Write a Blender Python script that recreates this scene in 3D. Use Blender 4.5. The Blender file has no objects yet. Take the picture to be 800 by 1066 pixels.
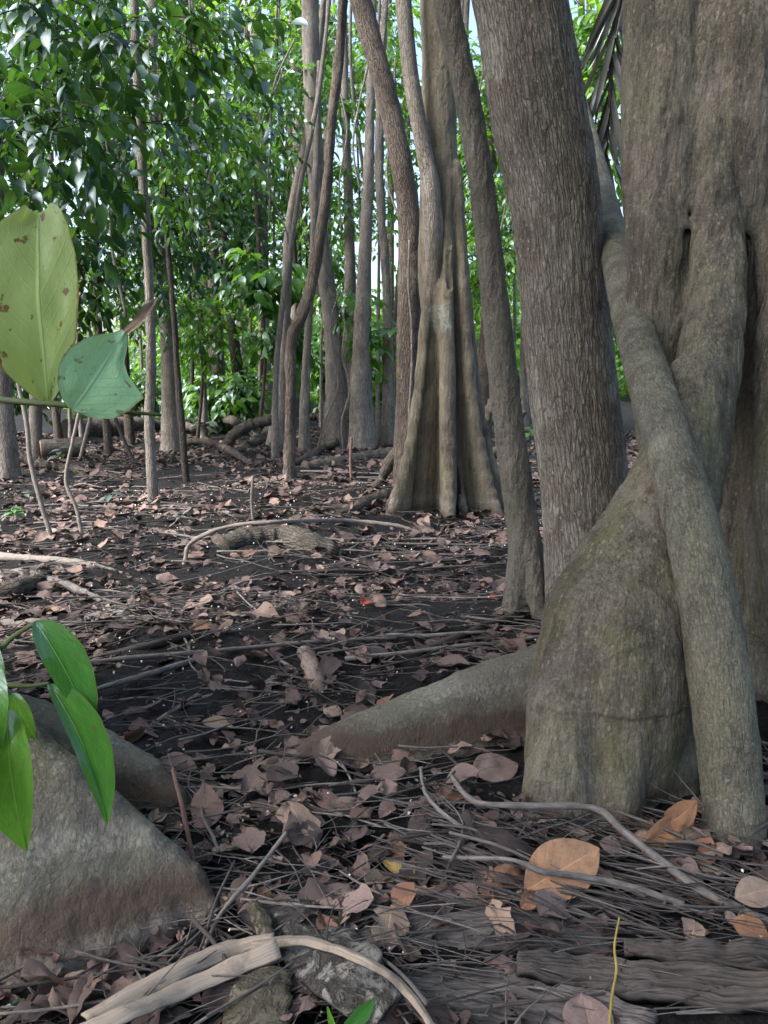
import bpy, math, numpy as np
from math import radians as R_, pi
sc = bpy.context.scene
COL = sc.collection
RS = np.random.RandomState

# ------------------------------------------------------------------ camera
CAM_H, PITCH, FOV = 1.15, R_(9.7), R_(65.0)
FPX = 533.0 / math.tan(FOV / 2)
CAM = np.array([0.0, 0.0, CAM_H])
FWD = np.array([0, math.cos(PITCH), -math.sin(PITCH)])
UPV = np.array([0, math.sin(PITCH), math.cos(PITCH)])
RGT = np.array([1.0, 0, 0])
cam = bpy.data.cameras.new('camera'); camo = bpy.data.objects.new('camera', cam); COL.objects.link(camo)
camo.location = CAM; camo.rotation_euler = (pi / 2 - PITCH, 0, 0)
cam.sensor_fit = 'VERTICAL'; cam.sensor_height = 24; cam.lens = 12 / math.tan(FOV / 2)
cam.clip_start = 0.02; cam.clip_end = 600
sc.camera = camo

def ray(px, py): return RGT * ((px - 400) / FPX) - UPV * ((py - 533) / FPX) + FWD
def U(px, py, zc): return CAM + ray(px, py) * zc             # a point of the photo at camera depth zc
def UY(px, py, y):                                            # the same, on the upright plane at distance y
    d = ray(px, py); return CAM + d * (y / d[1])
def G(px, py, z=0.0):                                         # where that line of sight meets the ground
    d = ray(px, py); return CAM + d * ((z - CAM_H) / d[2])
def proj(P):
    q = P - CAM; zc = q @ FWD
    return 400 + FPX * (q @ RGT) / zc, 533 - FPX * (q @ UPV) / zc, zc

# ------------------------------------------------------------------ noise
def _h(i, j, k, s):
    h = (i.astype(np.uint32) * np.uint32(374761393) + j.astype(np.uint32) * np.uint32(668265263)
         + k.astype(np.uint32) * np.uint32(2246822519) + np.uint32(s * 3266489917 & 0xffffffff))
    h ^= h >> np.uint32(15); h *= np.uint32(2246822519); h ^= h >> np.uint32(13); h *= np.uint32(3266489917); h ^= h >> np.uint32(16)
    return h.astype(np.float64) / 4294967295.0 * 2 - 1
def vnoise(P, s=0):
    P = np.asarray(P, float); b = np.floor(P); f = P - b; b = b.astype(np.int64); f = f * f * f * (f * (f * 6 - 15) + 10)
    r = 0
    for a in (0, 1):
        for c in (0, 1):
            for e in (0, 1):
                w = (f[..., 0] if a else 1 - f[..., 0]) * (f[..., 1] if c else 1 - f[..., 1]) * (f[..., 2] if e else 1 - f[..., 2])
                r = r + w * _h(b[..., 0] + a, b[..., 1] + c, b[..., 2] + e, s)
    return r
def fbm(P, o=4, s=0):
    r = 0; a = 1.0; P = np.asarray(P, float)
    for k in range(o):
        r = r + a * vnoise(P, s + k); P = P * 2.03 + 11.7; a *= .5
    return r
def gz(x, y):
    x = np.asarray(x, float); y = np.asarray(y, float)
    P = np.stack([x, y, np.zeros_like(x)], -1)
    near = np.clip((12 - y) / 8, .0, 1)
    z = .055 * fbm(P * .9, 2, 3) +   .027 * fbm(P * 4.1, 3, 7) + .013 * near * fbm(P * 17, 2, 9)
    far = np.clip((y - 9) / 25, 0, 1)
    return z + far * (.35 * fbm(P * .16, 2, 5) + .25 * far) - .01

# ------------------------------------------------------------------ mesh helpers
def mk(name, V, F, mats, parent=None, uv=None, att=None, smooth=True, mi=None, nrm=None):
    V = np.asarray(V, np.float32); F = np.asarray(F, np.int32)
    me = bpy.data.meshes.new(name)
    n, k = F.shape
    me.vertices.add(len(V)); me.vertices.foreach_set('co', V.ravel())
    me.loops.add(n * k); me.loops.foreach_set('vertex_index', F.ravel())
    me.polygons.add(n); me.polygons.foreach_set('loop_start', np.arange(0, n * k, k, dtype=np.int32))
    me.polygons.foreach_set('loop_total', np.full(n, k, np.int32))
    if uv is not None:
        l = me.uv_layers.new(name='UVMap'); l.data.foreach_set('uv', np.asarray(uv, np.float32)[F.ravel()].ravel())
    for an, av in (att or {}).items():
        a = me.attributes.new(an, 'FLOAT', 'POINT'); a.data.foreach_set('value', np.asarray(av, np.float32))
    for m in (mats if isinstance(mats, (list, tuple)) else [mats]): me.materials.append(m)
    if mi is not None: me.polygons.foreach_set('material_index', np.asarray(mi, np.int32))
    me.polygons.foreach_set('use_smooth', np.full(n, smooth, bool))
    me.update(calc_edges=True); me.validate()
    if nrm is not None: me.normals_split_custom_set_from_vertices(np.asarray(nrm, float).tolist())
    o = bpy.data.objects.new(name, me); COL.objects.link(o)
    if parent is not None:
        o.parent = parent
        o.matrix_parent_inverse = parent.matrix_basis.inverted()
    return o
def tag(o, label=None, cat=None, group=None, kind=None):
    if label: o['label'] = label
    if cat: o['category'] = cat
    if group: o['group'] = group
    if kind: o['kind'] = kind
    return o
def thing(name, label, cat, loc, group=None):
    o = bpy.data.objects.new(name, None); COL.objects.link(o); o.location = tuple(float(v) for v in loc)
    o.empty_display_size = .1
    return tag(o, label, cat, group)
def quads_grid(nr, nc, wrap=False):
    i = np.arange(nr - 1)[:, None]; j = np.arange(nc if wrap else nc - 1)[None, :]
    j2 = (j + 1) % nc
    return np.stack([i * nc + j + 0 * i, i * nc + j2 + 0 * i, (i + 1) * nc + j2, (i + 1) * nc + j], -1).reshape(-1, 4)
class MB:                                                     # collects quads
    def __init__(s): s.V = []; s.F = []; s.uv = []; s.r = []; s.m = []; s.n = 0
    def add(s, V, F, uv=None, rnd=0.0, m=0):
        V = np.asarray(V); s.V.append(V); s.F.append(np.asarray(F) + s.n); s.n += len(V)
        s.uv.append(np.zeros((len(V), 2)) if uv is None else uv)
        s.r.append(np.full(len(V), rnd) if np.isscalar(rnd) else rnd); s.m.append(np.full(len(F), m))
        return s
    def build(s, name, mats, parent=None, smooth=True):
        return mk(name, np.concatenate(s.V), np.concatenate(s.F), mats, parent, np.concatenate(s.uv), {'rnd': np.concatenate(s.r)}, smooth, np.concatenate(s.m))
def spline(pts, n):                                           # Catmull-Rom through rows of any width
    p = np.asarray(pts, float)
    if len(p) == 2: return p[0] + (p[1] - p[0]) * np.linspace(0, 1, n)[:, None]
    p = np.vstack([2 * p[0] - p[1], p, 2 * p[-1] - p[-2]])
    m = len(p) - 3; t = np.linspace(0, m - 1e-6, n); i = t.astype(int); f = (t - i)[:, None]
    a, b, c, d = p[i], p[i + 1], p[i + 2], p[i + 3]
    return .5 * (2 * b + (c - a) * f + (2 * a - 5 * b + 4 * c - d) * f ** 2 + (3 * b - a - 3 * c + d) * f ** 3)
def tube(pts, sides=10, rows=None, bump=0.0, bs=(14, 3), lobes=0, lobe_amp=0.0, lobe_h=.5, cap=True, seed=0, ridged=False):
    """pts rows x,y,z,r from one end to the other; returns V, quads, uv in metres, seam away from the camera."""
    rows = rows or max(2, len(pts) * 6)
    q = spline(pts, rows); c = q[:, :3]; r = np.maximum(q[:, 3], 1e-4)
    t = np.gradient(c, axis=0); t /= np.linalg.norm(t, axis=1)[:, None] + 1e-9
    ref = np.array([0, 1.0, 0]) if np.mean(np.abs(t[:, 1])) < .8 else np.array([0, 0, 1.0])
    a = ref - t * (t @ ref)[:, None]; a /= np.linalg.norm(a, axis=1)[:, None]; b = np.cross(t, a)
    th = np.arange(sides) / sides * 2 * pi
    L = np.concatenate([[0], np.cumsum(np.linalg.norm(np.diff(c, axis=0), axis=1))])
    rr = np.repeat(r[:, None], sides, 1)
    if lobes:
        hh = c[:, 2] - min(c[0, 2], c[-1, 2])
        rng = RS(seed + 5); ph = rng.rand() * 6
        w = np.exp(-hh / lobe_h)[:, None]
        prof = np.maximum(0, np.cos(lobes * th + ph + .5 * np.sin(2 * th + ph))) ** 1.5
        rr = rr * (1 + lobe_amp * w * (prof[None, :] + .15))
    if bump:
        X = np.stack([np.cos(th)[None, :] * r.mean() * bs[0] + 0 * L[:, None], np.sin(th)[None, :] * r.mean() * bs[0] + 0 * L[:, None], L[:, None] * bs[1] + 0 * th[None, :]], -1) + seed * 7.1
        if ridged:
            X[..., 2] += .5 * vnoise(X * .7, 77)
            nz = 1 - 2.2 * np.abs(vnoise(X, seed)) ** .7 + .5 * vnoise(X * np.array([2.6, 2.6, 1.9]), seed + 1)
        else: nz = fbm(X, 3, seed)
        rr = rr + bump * nz
    V = c[:, None, :] + rr[..., None] * (np.cos(th)[None, :, None] * a[:, None, :] + np.sin(th)[None, :, None] * b[:, None, :])
    uv = np.stack([(th / (2 * pi))[None, :] * 2 * pi * r.mean() + 0 * L[:, None], L[:, None] + 0 * th[None, :]], -1)
    V = V.reshape(-1, 3); F = quads_grid(rows, sides, True); uv = uv.reshape(-1, 2)
    if cap:
        n = len(V)
        V = np.vstack([V, c[0], c[-1]]); uv = np.vstack([uv, [0, 0], [0, L[-1]]])
        h = sides - sides % 2; f = []
        for k in range(0, h, 2):
            f.append([n, (k + 2) % sides, k + 1, k]); o = (rows - 1) * sides
            f.append([n + 1, o + k, o + k + 1, o + (k + 2) % sides])
        F = np.vstack([F, f])
    return V, F, uv

# ------------------------------------------------------------------ shaped solids: distance fields meshed by surface nets
def smin(a, b, k):
    h = np.clip(.5 + .5 * (b - a) / k, 0, 1); return b + (a - b) * h - k * h * (1 - h)
def capsule(P, a, b, ra, rb):
    a = np.asarray(a, float); b = np.asarray(b, float); ab = b - a
    t = np.clip(((P - a) @ ab) / (ab @ ab), 0, 1)
    return np.linalg.norm(P - a - t[..., None] * ab, axis=-1) - (ra + (rb - ra) * t)
def chain(P, pts, k=.0):
    d = None
    if len(pts) > 2: pts = spline(np.array(pts, float), 2 * len(pts) - 1)
    for p, q in zip(pts[:-1], pts[1:]):
        e = capsule(P, p[:3], q[:3], p[3], q[3]); d = e if d is None else np.minimum(d, e)
    return d
def ridge(P, pts, pw=1.0, back=None):
    """a root standing on edge: rows x, y, crest height, half width at crest, half width at ground"""
    pts = np.asarray(pts, float); best = None
    for p, q in zip(pts[:-1], pts[1:]):
        ab = q[:2] - p[:2]; t = np.clip(((P[..., :2] - p[:2]) @ ab) / (ab @ ab), 0, 1)
        m = p + t[..., None] * (q - p)
        dh2 = ((P[..., :2] - m[..., :2]) ** 2).sum(-1)
        zt, wt, wb = m[..., 2], m[..., 3], m[..., 4]
        fr = np.clip((zt - P[..., 2]) / np.maximum(zt, .05), 0, 1) ** pw
        w = wt + (wb - wt) * fr
        if back is not None: w = np.where(P[..., 1] > m[..., 1], np.minimum(w, wt + back * fr), w)
        cs = math.hypot(*ab) / math.sqrt(ab @ ab + (q[2] - p[2]) ** 2)
        d = np.maximum(np.sqrt(dh2) - w, (P[..., 2] - zt) * cs)
        k = p[[0, 1, 2]] - [0, 0, p[3]]; l = q[[0, 1, 2]] - [0, 0, q[3]]
        d = smin(d, capsule(P, k, l, p[3], q[3]), .02)
        best = d if best is None else np.minimum(best, d)
    return best
def nets(F, o, h):
    nx, ny, nz = F.shape; S = F < 0
    c = S[:-1, :-1, :-1].astype(np.int8)
    cnt = np.zeros((nx - 1, ny - 1, nz - 1), np.int8)
    for a in (0, 1):
        for b in (0, 1):
            for d in (0, 1): cnt += S[a:nx - 1 + a, b:ny - 1 + b, d:nz - 1 + d]
    act = (cnt > 0) & (cnt < 8)
    idx = np.full(act.shape, -1, np.int64); I = np.argwhere(act); idx[act] = np.arange(len(I))
    cor = [(a, b, d) for a in (0, 1) for b in (0, 1) for d in (0, 1)]
    val = {k: F[I[:, 0] + k[0], I[:, 1] + k[1], I[:, 2] + k[2]] for k in cor}
    acc = np.zeros((len(I), 3)); n = np.zeros(len(I))
    for k in cor:
        for ax in range(3):
            if k[ax]: continue
            k2 = tuple(1 if i == ax else k[i] for i in range(3))
            v0, v1 = val[k], val[k2]; m = (v0 < 0) != (v1 < 0)
            t = np.where(m, v0 / np.where(m, v0 - v1, 1), 0)
            p = np.repeat(np.array([k], float), len(I), 0); p[:, ax] = t
            acc += p * m[:, None]; n += m
    V = (I + acc / n[:, None]) * h + o
    fs = []
    for ax in range(3):
        u, w = (ax + 1) % 3, (ax + 2) % 3
        sl0 = [slice(None)] * 3; sl1 = [slice(None)] * 3
        sl0[ax] = slice(0, -1); sl1[ax] = slice(1, None)
        A, B = S[tuple(sl0)], S[tuple(sl1)]
        E = np.argwhere(A != B)
        ok = (E[:, u] > 0) & (E[:, w] > 0) & (E[:, u] < act.shape[u]) & (E[:, w] < act.shape[w]); E = E[ok]
        ins = A[E[:, 0], E[:, 1], E[:, 2]]
        def cell(du, dw):
            e = E.copy(); e[:, u] += du; e[:, w] += dw; return idx[e[:, 0], e[:, 1], e[:, 2]]
        q = np.stack([cell(-1, -1), cell(0, -1), cell(0, 0), cell(-1, 0)], -1)
        q[~ins] = q[~ins][:, ::-1]; fs.append(q)
    return V, np.concatenate(fs)
def vnormals(V, F):
    n = np.cross(V[F[:, 2]] - V[F[:, 0]], V[F[:, 3]] - V[F[:, 1]]); N = np.zeros_like(V)
    for k in range(4): np.add.at(N, F[:, k], n)
    return N / (np.linalg.norm(N, axis=1)[:, None] + 1e-12)
def subdiv(V, F):
    E = np.sort(np.stack([F, np.roll(F, -1, 1)], -1).reshape(-1, 2), 1); key = E[:, 0].astype(np.int64) * (len(V) + 1) + E[:, 1]
    u_, first, inv = np.unique(key, return_index=True, return_inverse=True)
    m = V[E[first]].mean(1); e = (inv.reshape(-1, 4)) + len(V); c = V[F].mean(1); ci = np.arange(len(F)) + len(V) + len(m)
    Q = [np.stack([F[:, k], e[:, k], ci, e[:, (k + 3) % 4]], 1) for k in range(4)]
    return np.vstack([V, m, c]), np.vstack(Q)
def solid(prims, lo, hi, h, k, parent, mat, disp=.006, dscale=(9, 9, 3), seed=0, cut=None, att=None, big=.0, shift=None, sub=True, fine=.0032, fs=(42, 42, 11)):
    """prims: (part name, function of points). One smooth body, split where one part takes over from another."""
    ax = [np.arange(lo[i], hi[i] + h, h) for i in range(3)]
    P = np.stack(np.meshgrid(*ax, indexing='ij'), -1)
    D = None
    for nm, f in prims:
        d = f(P); D = d if D is None else smin(D, d, k)
    if cut is not None: D = cut(P, D)
    V, F = nets(D, np.array(lo, float), h); del P, D
    for _ in range(3):
        A_ = np.zeros_like(V); c_ = np.zeros(len(V))
        for k_ in range(4):
            i_, j_ = F[:, k_], F[:, (k_ + 1) % 4]
            for x_ in range(3): A_[:, x_] += np.bincount(i_, V[j_, x_], len(V)) + np.bincount(j_, V[i_, x_], len(V))
            c_ += np.bincount(i_, minlength=len(V)) + np.bincount(j_, minlength=len(V))
        V = V + .55 * (A_ / np.maximum(c_, 1)[:, None] - V)
    if sub: V, F = subdiv(V, F)
    N = vnormals(V, F)
    X = V * np.array(dscale)
    V = V + N * ((disp(V) if callable(disp) else disp) * fbm(X, 4, seed) + big * fbm(V * 2.6, 2, seed + 20) + (shift(V) if shift else 0) + ((fine * (.5 - 1.6 * np.abs(vnoise(V * np.array(fs) + 1.2 * vnoise(V * 15, 3)[:, None], seed + 3))) + fine * .35 * vnoise(V * np.array(fs) * 2.6, seed + 4)) if fine else 0))[:, None]
    N = vnormals(V, F)
    own = np.argmin(np.stack([f(V) for _, f in prims]), 0)
    names = [p[0] for p in prims]
    fo = own[F[:, 0]]; out = []
    A = att(V, N) if att else {}
    done = set()
    for i, nm in enumerate(names):
        if nm in done: continue
        if nm.endswith('*'): same = [j for j, m in enumerate(names) if m == nm]; done.add(nm)
        else: same = [i]
        f = F[np.isin(fo, same)]
        if len(f) < 8: continue
        us, inv = np.unique(f, return_inverse=True)
        o = mk(nm.rstrip('*'), V[us], inv.reshape(-1, 4), mat, parent, att={a: v[us] for a, v in A.items()}, nrm=N[us]); out.append(o)
    return out

# ------------------------------------------------------------------ materials
def nt(name):
    m = bpy.data.materials.new(name); m.use_nodes = True; n = m.node_tree; n.nodes.clear(); return m, n
class NB:
    def __init__(s, name): s.m, s.t = nt(name)
    def n(s, typ, **kw):
        o = s.t.nodes.new(typ)
        for k, v in kw.items(): setattr(o, k, v)
        return o
    def l(s, a, b): s.t.links.new(a, b)
    def set(s, sock, v):
        if hasattr(v, 'is_output'): s.l(v, sock)
        else: sock.default_value = v
    def math(s, op, a, b=0.0, c=0.0, clamp=False):
        o = s.n('ShaderNodeMath', operation=op, use_clamp=clamp)
        for i, v in enumerate((a, b, c)): s.set(o.inputs[i], v)
        return o.outputs[0]
    def mix(s, f, a, b, mode='MIX'):
        o = s.n('ShaderNodeMix', data_type='RGBA', blend_type=mode); o.clamp_factor = True
        s.set(o.inputs[0], f)
        for i, v in ((6, a), (7, b)):
            s.set(o.inputs[i], v if hasattr(v, 'is_output') else (*v, 1))
        return o.outputs[2]
    def coord(s, which): return s.n('ShaderNodeTexCoord').outputs[which]
    def scale(s, v, sx, sy, sz):
        o = s.n('ShaderNodeMapping'); s.l(v, o.inputs[0]); o.inputs[3].default_value = (sx, sy, sz); return o.outputs[0]
    def noise(s, v, sc=1, det=4, rough=.6, dist=0, out=0):
        o = s.n('ShaderNodeTexNoise'); s.l(v, o.inputs['Vector']); o.inputs['Scale'].default_value = sc
        o.inputs['Detail'].default_value = det; o.inputs['Roughness'].default_value = rough; o.inputs['Distortion'].default_value = dist
        return o.outputs[out]
    def voro(s, v, sc=1, feature='F1', out='Distance', rand=1):
        o = s.n('ShaderNodeTexVoronoi', feature=feature); s.l(v, o.inputs['Vector']); o.inputs['Scale'].default_value = sc
        o.inputs['Randomness'].default_value = rand
        return o.outputs[out]
    def ramp(s, f, stops):
        o = s.n('ShaderNodeValToRGB'); s.l(f, o.inputs[0]); e = o.color_ramp.elements
        for i, (p, c) in enumerate(stops):
            x = e[i] if i < 2 else e.new(p)
            x.position = p; x.color = (*c, 1) if len(c) == 3 else c
        return o.outputs[0]
    def map(s, v, a, b, c=0, d=1):
        o = s.n('ShaderNodeMapRange'); s.l(v, o.inputs[0])
        for i, x in enumerate((a, b, c, d)): o.inputs[i + 1].default_value = x
        return o.outputs[0]
    def attr(s, name): return s.n('ShaderNodeAttribute', attribute_name=name).outputs['Fac']
    def bump(s, h, st, dist=.01, nrm=None):
        o = s.n('ShaderNodeBump'); s.l(h, o.inputs['Height']); o.inputs['Strength'].default_value = st; o.inputs['Distance'].default_value = dist
        if nrm is not None: s.l(nrm, o.inputs['Normal'])
        return o.outputs[0]
    def done(s, col, rough=.8, nrm=None, spec=.5):
        b = s.n('ShaderNodeBsdfPrincipled'); o = s.n('ShaderNodeOutputMaterial')
        s.set(b.inputs['Base Color'], col if hasattr(col, 'is_output') else (*col, 1)); s.set(b.inputs['Roughness'], rough)
        b.inputs['Specular IOR Level'].default_value = spec
        if nrm is not None: s.l(nrm, b.inputs['Normal'])
        s.l(b.outputs[0], o.inputs[0]); return s.m

def bark(name, dark, light, moss=None, moss_amt=.4, su=60, sv=9, crack=.6, coord='UV', tint=None, lich=.3, flood=False, paint=False, specks=.0, streak=.6, line=.0):
    dark = tuple(x * .62 for x in dark); light = tuple(x * .86 for x in light); tint = tint and tuple(x * .72 for x in tint); moss = moss and tuple(x * .8 for x in moss)
    b = NB(name)
    v = b.coord('UV') if coord == 'UV' else b.coord('Object')
    obj = b.coord('Object')
    st = b.scale(v, su, sv, 1) if coord == 'UV' else b.scale(v, su, su, sv)
    wob = b.noise(obj, 9, 3, .6, 0, 'Color')
    st2 = b.n('ShaderNodeVectorMath', operation='MULTIPLY_ADD'); b.l(wob, st2.inputs[0]); st2.inputs[1].default_value = (1.6, 1.6, 1.6); b.l(st, st2.inputs[2])
    st2 = st2.outputs[0]
    cr = b.voro(st2, 1, 'DISTANCE_TO_EDGE'); crm = b.map(cr, 0, .16)
    fine = b.noise(st2, 2.2, 6, .72); fine2 = b.noise(obj, 70, 5, .7)
    big = b.noise(obj, 2.3, 5, .6); mid = b.noise(b.scale(obj, 7, 7, 3), 1, 5, .65)
    c = b.mix(b.map(b.math('ADD', fine, b.math('MULTIPLY', mid, .7)), .55, 1.15), dark, light)
    if tint: c = b.mix(b.map(big, .42, .68), c, tint)
    mo = b.map(mid, .46, .66)
    if flood:
        zp = b.n('ShaderNodeSeparateXYZ'); b.l(b.n('ShaderNodeNewGeometry').outputs['Position'], zp.inputs[0]); mo = b.math('MULTIPLY', mo, b.map(zp.outputs[2], 1.5, .7, .25, 1))
    if moss: c = b.mix(b.math('MULTIPLY', mo, moss_amt), c, moss)
    pt = b.noise(b.scale(obj, 3.2, 3.2, 1.6), 1, 7, .68); c = b.mix(b.map(pt, .54, .6, 0, .45), c, tuple(x * .75 for x in dark)); c = b.mix(b.map(pt, .44, .38, 0, .35), c, tuple(min(.5, x * 1.25) for x in light))
    stk = b.noise(b.scale(obj, 11, 11, 1.3), 1, 6, .7); c = b.mix(b.map(stk, .5, .68, 0, streak), c, tuple(x * .55 for x in dark))
    stp = b.noise(b.scale(obj, 38, 38, 6), 1, 4, .7); c = b.mix(b.map(stp, .52, .66, 0, streak * .7), c, tuple(x * .7 for x in dark))
    li = b.map(b.noise(obj, 26, 5, .75), .58, .72)
    c = b.mix(b.math('MULTIPLY', li, lich), c, (.42, .42, .37))
    if specks:
        sp = b.map(b.voro(b.scale(v, su * 1.2, sv * 3, 1) if coord == 'UV' else b.scale(v, 45, 45, 22), 1), .25, .12)
        c = b.mix(b.math('MULTIPLY', sp, specks), c, (.5, .43, .36))
    grit = b.noise(obj, 150, 4, .8); c = b.mix(b.map(grit, .52, .72, 0, .55), c, tuple(x * .55 for x in dark)); c = b.mix(b.map(grit, .46, .3, 0, .4), c, tuple(min(.5, x * 1.5) for x in light))
    c = b.mix(b.math('MULTIPLY', b.map(crm, 1, .1), crack), c, tuple(x * .35 for x in dark))
    if flood:
        z = b.n('ShaderNodeSeparateXYZ'); b.l(b.n('ShaderNodeNewGeometry').outputs['Position'], z.inputs[0])
        zz = b.math('ADD', z.outputs[2], b.math('MULTIPLY', b.math('SUBTRACT', mid, .5), .09))
        zz = b.math('ADD', zz, b.math('MULTIPLY', b.math('SUBTRACT', fine2, .5), .09))
        lo_, pale, band = flood
        c = b.mix(b.map(zz, pale + .12, pale, 0, .5 * band), c, (.17, .165, .15))
        c = b.mix(b.math('MULTIPLY', b.map(b.math('ABSOLUTE', b.math('SUBTRACT', zz, lo_ + .075)), .03, .008), b.map(fine2, .42, .62, .05, .75 * band)), c, (.32, .31, .28))
        c = b.mix(b.math('MULTIPLY', b.map(zz, lo_ + .02, lo_ - .015), .85), c, (.082, .057, .044))
        c = b.mix(b.math('MULTIPLY', b.map(zz, .035, .0), .75), c, (.28, .25, .22))
        zl = b.math('ADD', z.outputs[2], b.math('MULTIPLY', b.math('SUBTRACT', b.noise(obj, 5, 2, .5), .5), .06))
        ln = b.math('ABSOLUTE', b.math('SUBTRACT', zl, pale + .1))
        c = b.mix(b.math('MULTIPLY', b.map(ln, .008, .002), b.math('MULTIPLY', b.map(mid, .4, .6), line)), c, (.03, .027, .022))
    if paint: c = b.mix(b.math('MULTIPLY', b.attr('paint'), b.map(b.noise(obj, 45, 4, .7), .45, .52, 0, .7)), c, (.2, .245, .24))
    h = b.math('ADD', b.math('MULTIPLY', crm, crack), b.math('ADD', b.math('MULTIPLY', fine, .7), b.math('MULTIPLY', fine2, .5)))
    h = b.math('ADD', h, b.math('MULTIPLY', grit, .3))
    return b.done(c, b.map(fine, .3, .8, .72, .95), b.bump(h, .95, .022 if name.startswith('bark of the giant') else .014), .2)

def leafmat(name, cols, trans=.35, rough=.38, veins=0.0, spots=0.0, spec=.5, spotcol=(.12, .06, .03)):
    """cols: colour stops over the leaf's own random number"""
    b = NB(name)
    a = b.math('FRACT', b.math('ADD', b.attr('rnd'), b.n('ShaderNodeObjectInfo').outputs['Random']))
    c = b.ramp(a, [(i / max(1, len(cols) - 1), x) for i, x in enumerate(cols)])
    nrm = None
    if veins or spots:
        uvn = b.coord('UV'); s = b.n('ShaderNodeSeparateXYZ'); b.l(uvn, s.inputs[0])
        u = b.math('ABSOLUTE', s.outputs[0]); v = s.outputs[1]
        ph = b.math('SUBTRACT', b.math('MULTIPLY', v, 9.0), b.math('MULTIPLY', u, 3.2))
        w = b.math('ABSOLUTE', b.math('SUBTRACT', b.math('FRACT', ph), .5))
        vein = b.math('MAXIMUM', b.map(w, .06, .0, 0, .55), b.map(u, .05, .015))
        obn = b.noise(b.scale(uvn, 3, 6, 1), 1, 5, .7)
        c = b.mix(b.math('MULTIPLY', b.map(obn, .35, .7), .35), c, tuple(x * .6 for x in cols[0]))
        c = b.mix(b.math('MULTIPLY', vein, veins), c, tuple(min(.8, x * 1.7 + .05) for x in cols[-1]))
        if spots:
            sp = b.map(b.noise(b.scale(uvn, 2.4, 7, 1), 1, 4, .6), .6, .63)
            c = b.mix(b.math('MULTIPLY', sp, spots), c, spotcol)
            edge = b.map(b.math('ADD', u, b.math('MULTIPLY', obn, .25)), 1.06, 1.12)
            c = b.mix(b.math('MULTIPLY', edge, spots), c, tuple(x * 1.4 for x in spotcol))
        nrm = b.bump(b.math('ADD', b.math('MULTIPLY', vein, -.6), obn), .5, .003)
    d = b.n('ShaderNodeBsdfDiffuse'); t = b.n('ShaderNodeBsdfTranslucent'); g = b.n('ShaderNodeBsdfGlossy')
    b.l(c, d.inputs[0])
    tc = b.mix(1.0, c, (1.0, 1.0, .45), 'MULTIPLY'); tb = b.mix(1.0, tc, (1.5, 1.5, 1.3), 'MULTIPLY'); b.l(tb, t.inputs[0])
    g.inputs['Roughness'].default_value = rough; g.inputs['Color'].default_value = (.34, .4, .46, 1)
    m1 = b.n('ShaderNodeMixShader'); m1.inputs[0].default_value = trans; b.l(d.outputs[0], m1.inputs[1]); b.l(t.outputs[0], m1.inputs[2])
    fr = b.n('ShaderNodeFresnel'); fr.inputs[0].default_value = 1.42
    m2 = b.n('ShaderNodeMixShader'); b.l(b.math('MULTIPLY', fr.outputs[0], spec * .55, clamp=True), m2.inputs[0]); b.l(m1.outputs[0], m2.inputs[1]); b.l(g.outputs[0], m2.inputs[2])
    if nrm is not None:
        for x in (d, t, g): b.l(nrm, x.inputs['Normal'])
    o = b.n('ShaderNodeOutputMaterial'); b.l(m2.outputs[0], o.inputs[0])
    return b.m

def deadmat(name, cols, rough=.75):
    b = NB(name)
    a = b.math('FRACT', b.math('ADD', b.attr('rnd'), b.n('ShaderNodeObjectInfo').outputs['Random']))
    c = b.ramp(a, [(i / max(1, len(cols) - 1), x) for i, x in enumerate(cols)])
    uvn = b.coord('UV'); s = b.n('ShaderNodeSeparateXYZ'); b.l(uvn, s.inputs[0])
    u = b.math('ABSOLUTE', s.outputs[0])
    ph = b.math('SUBTRACT', b.math('MULTIPLY', s.outputs[1], 8.0), b.math('MULTIPLY', u, 2.6))
    w = b.math('ABSOLUTE', b.math('SUBTRACT', b.math('FRACT', ph), .5))
    vein = b.math('MAXIMUM', b.map(w, .07, .0, 0, .5), b.map(u, .06, .02))
    n = b.noise(b.coord('Object'), 30, 5, .7); n2 = b.noise(b.coord('Object'), 160, 3, .6)
    c = b.mix(b.map(n, .4, .72, 0, .6), c, (.075, .05, .045))
    c = b.mix(b.map(n2, .62, .7, 0, .5), c, (.05, .035, .03))
    c = b.mix(b.math('MULTIPLY', vein, .45), c, tuple(min(.6, x * 1.5) for x in cols[len(cols) // 2]))
    h = b.math('ADD', b.math('MULTIPLY', vein, .8), n)
    return b.done(c, rough, b.bump(h, .5, .003), .3)

def woodmat(name, cols, su=40, sv=6, rough=.8):
    b = NB(name)
    a = b.math('FRACT', b.math('ADD', b.attr('rnd'), b.n('ShaderNodeObjectInfo').outputs['Random']))
    c = b.ramp(a, [(i / max(1, len(cols) - 1), x) for i, x in enumerate(cols)])
    f = b.noise(b.scale(b.coord('UV'), su * 4, sv * 4, 1), 1, 5, .7); o = b.noise(b.coord('Object'), 18, 4, .7)
    c = b.mix(b.map(f, .35, .7, 0, .75), c, tuple(x * .4 for x in cols[0]))
    c = b.mix(b.map(o, .5, .7, 0, .6), c, (.045, .038, .036))
    return b.done(c, rough, b.bump(b.math('ADD', f, o), .6, .004), .3)

M = {}
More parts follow.
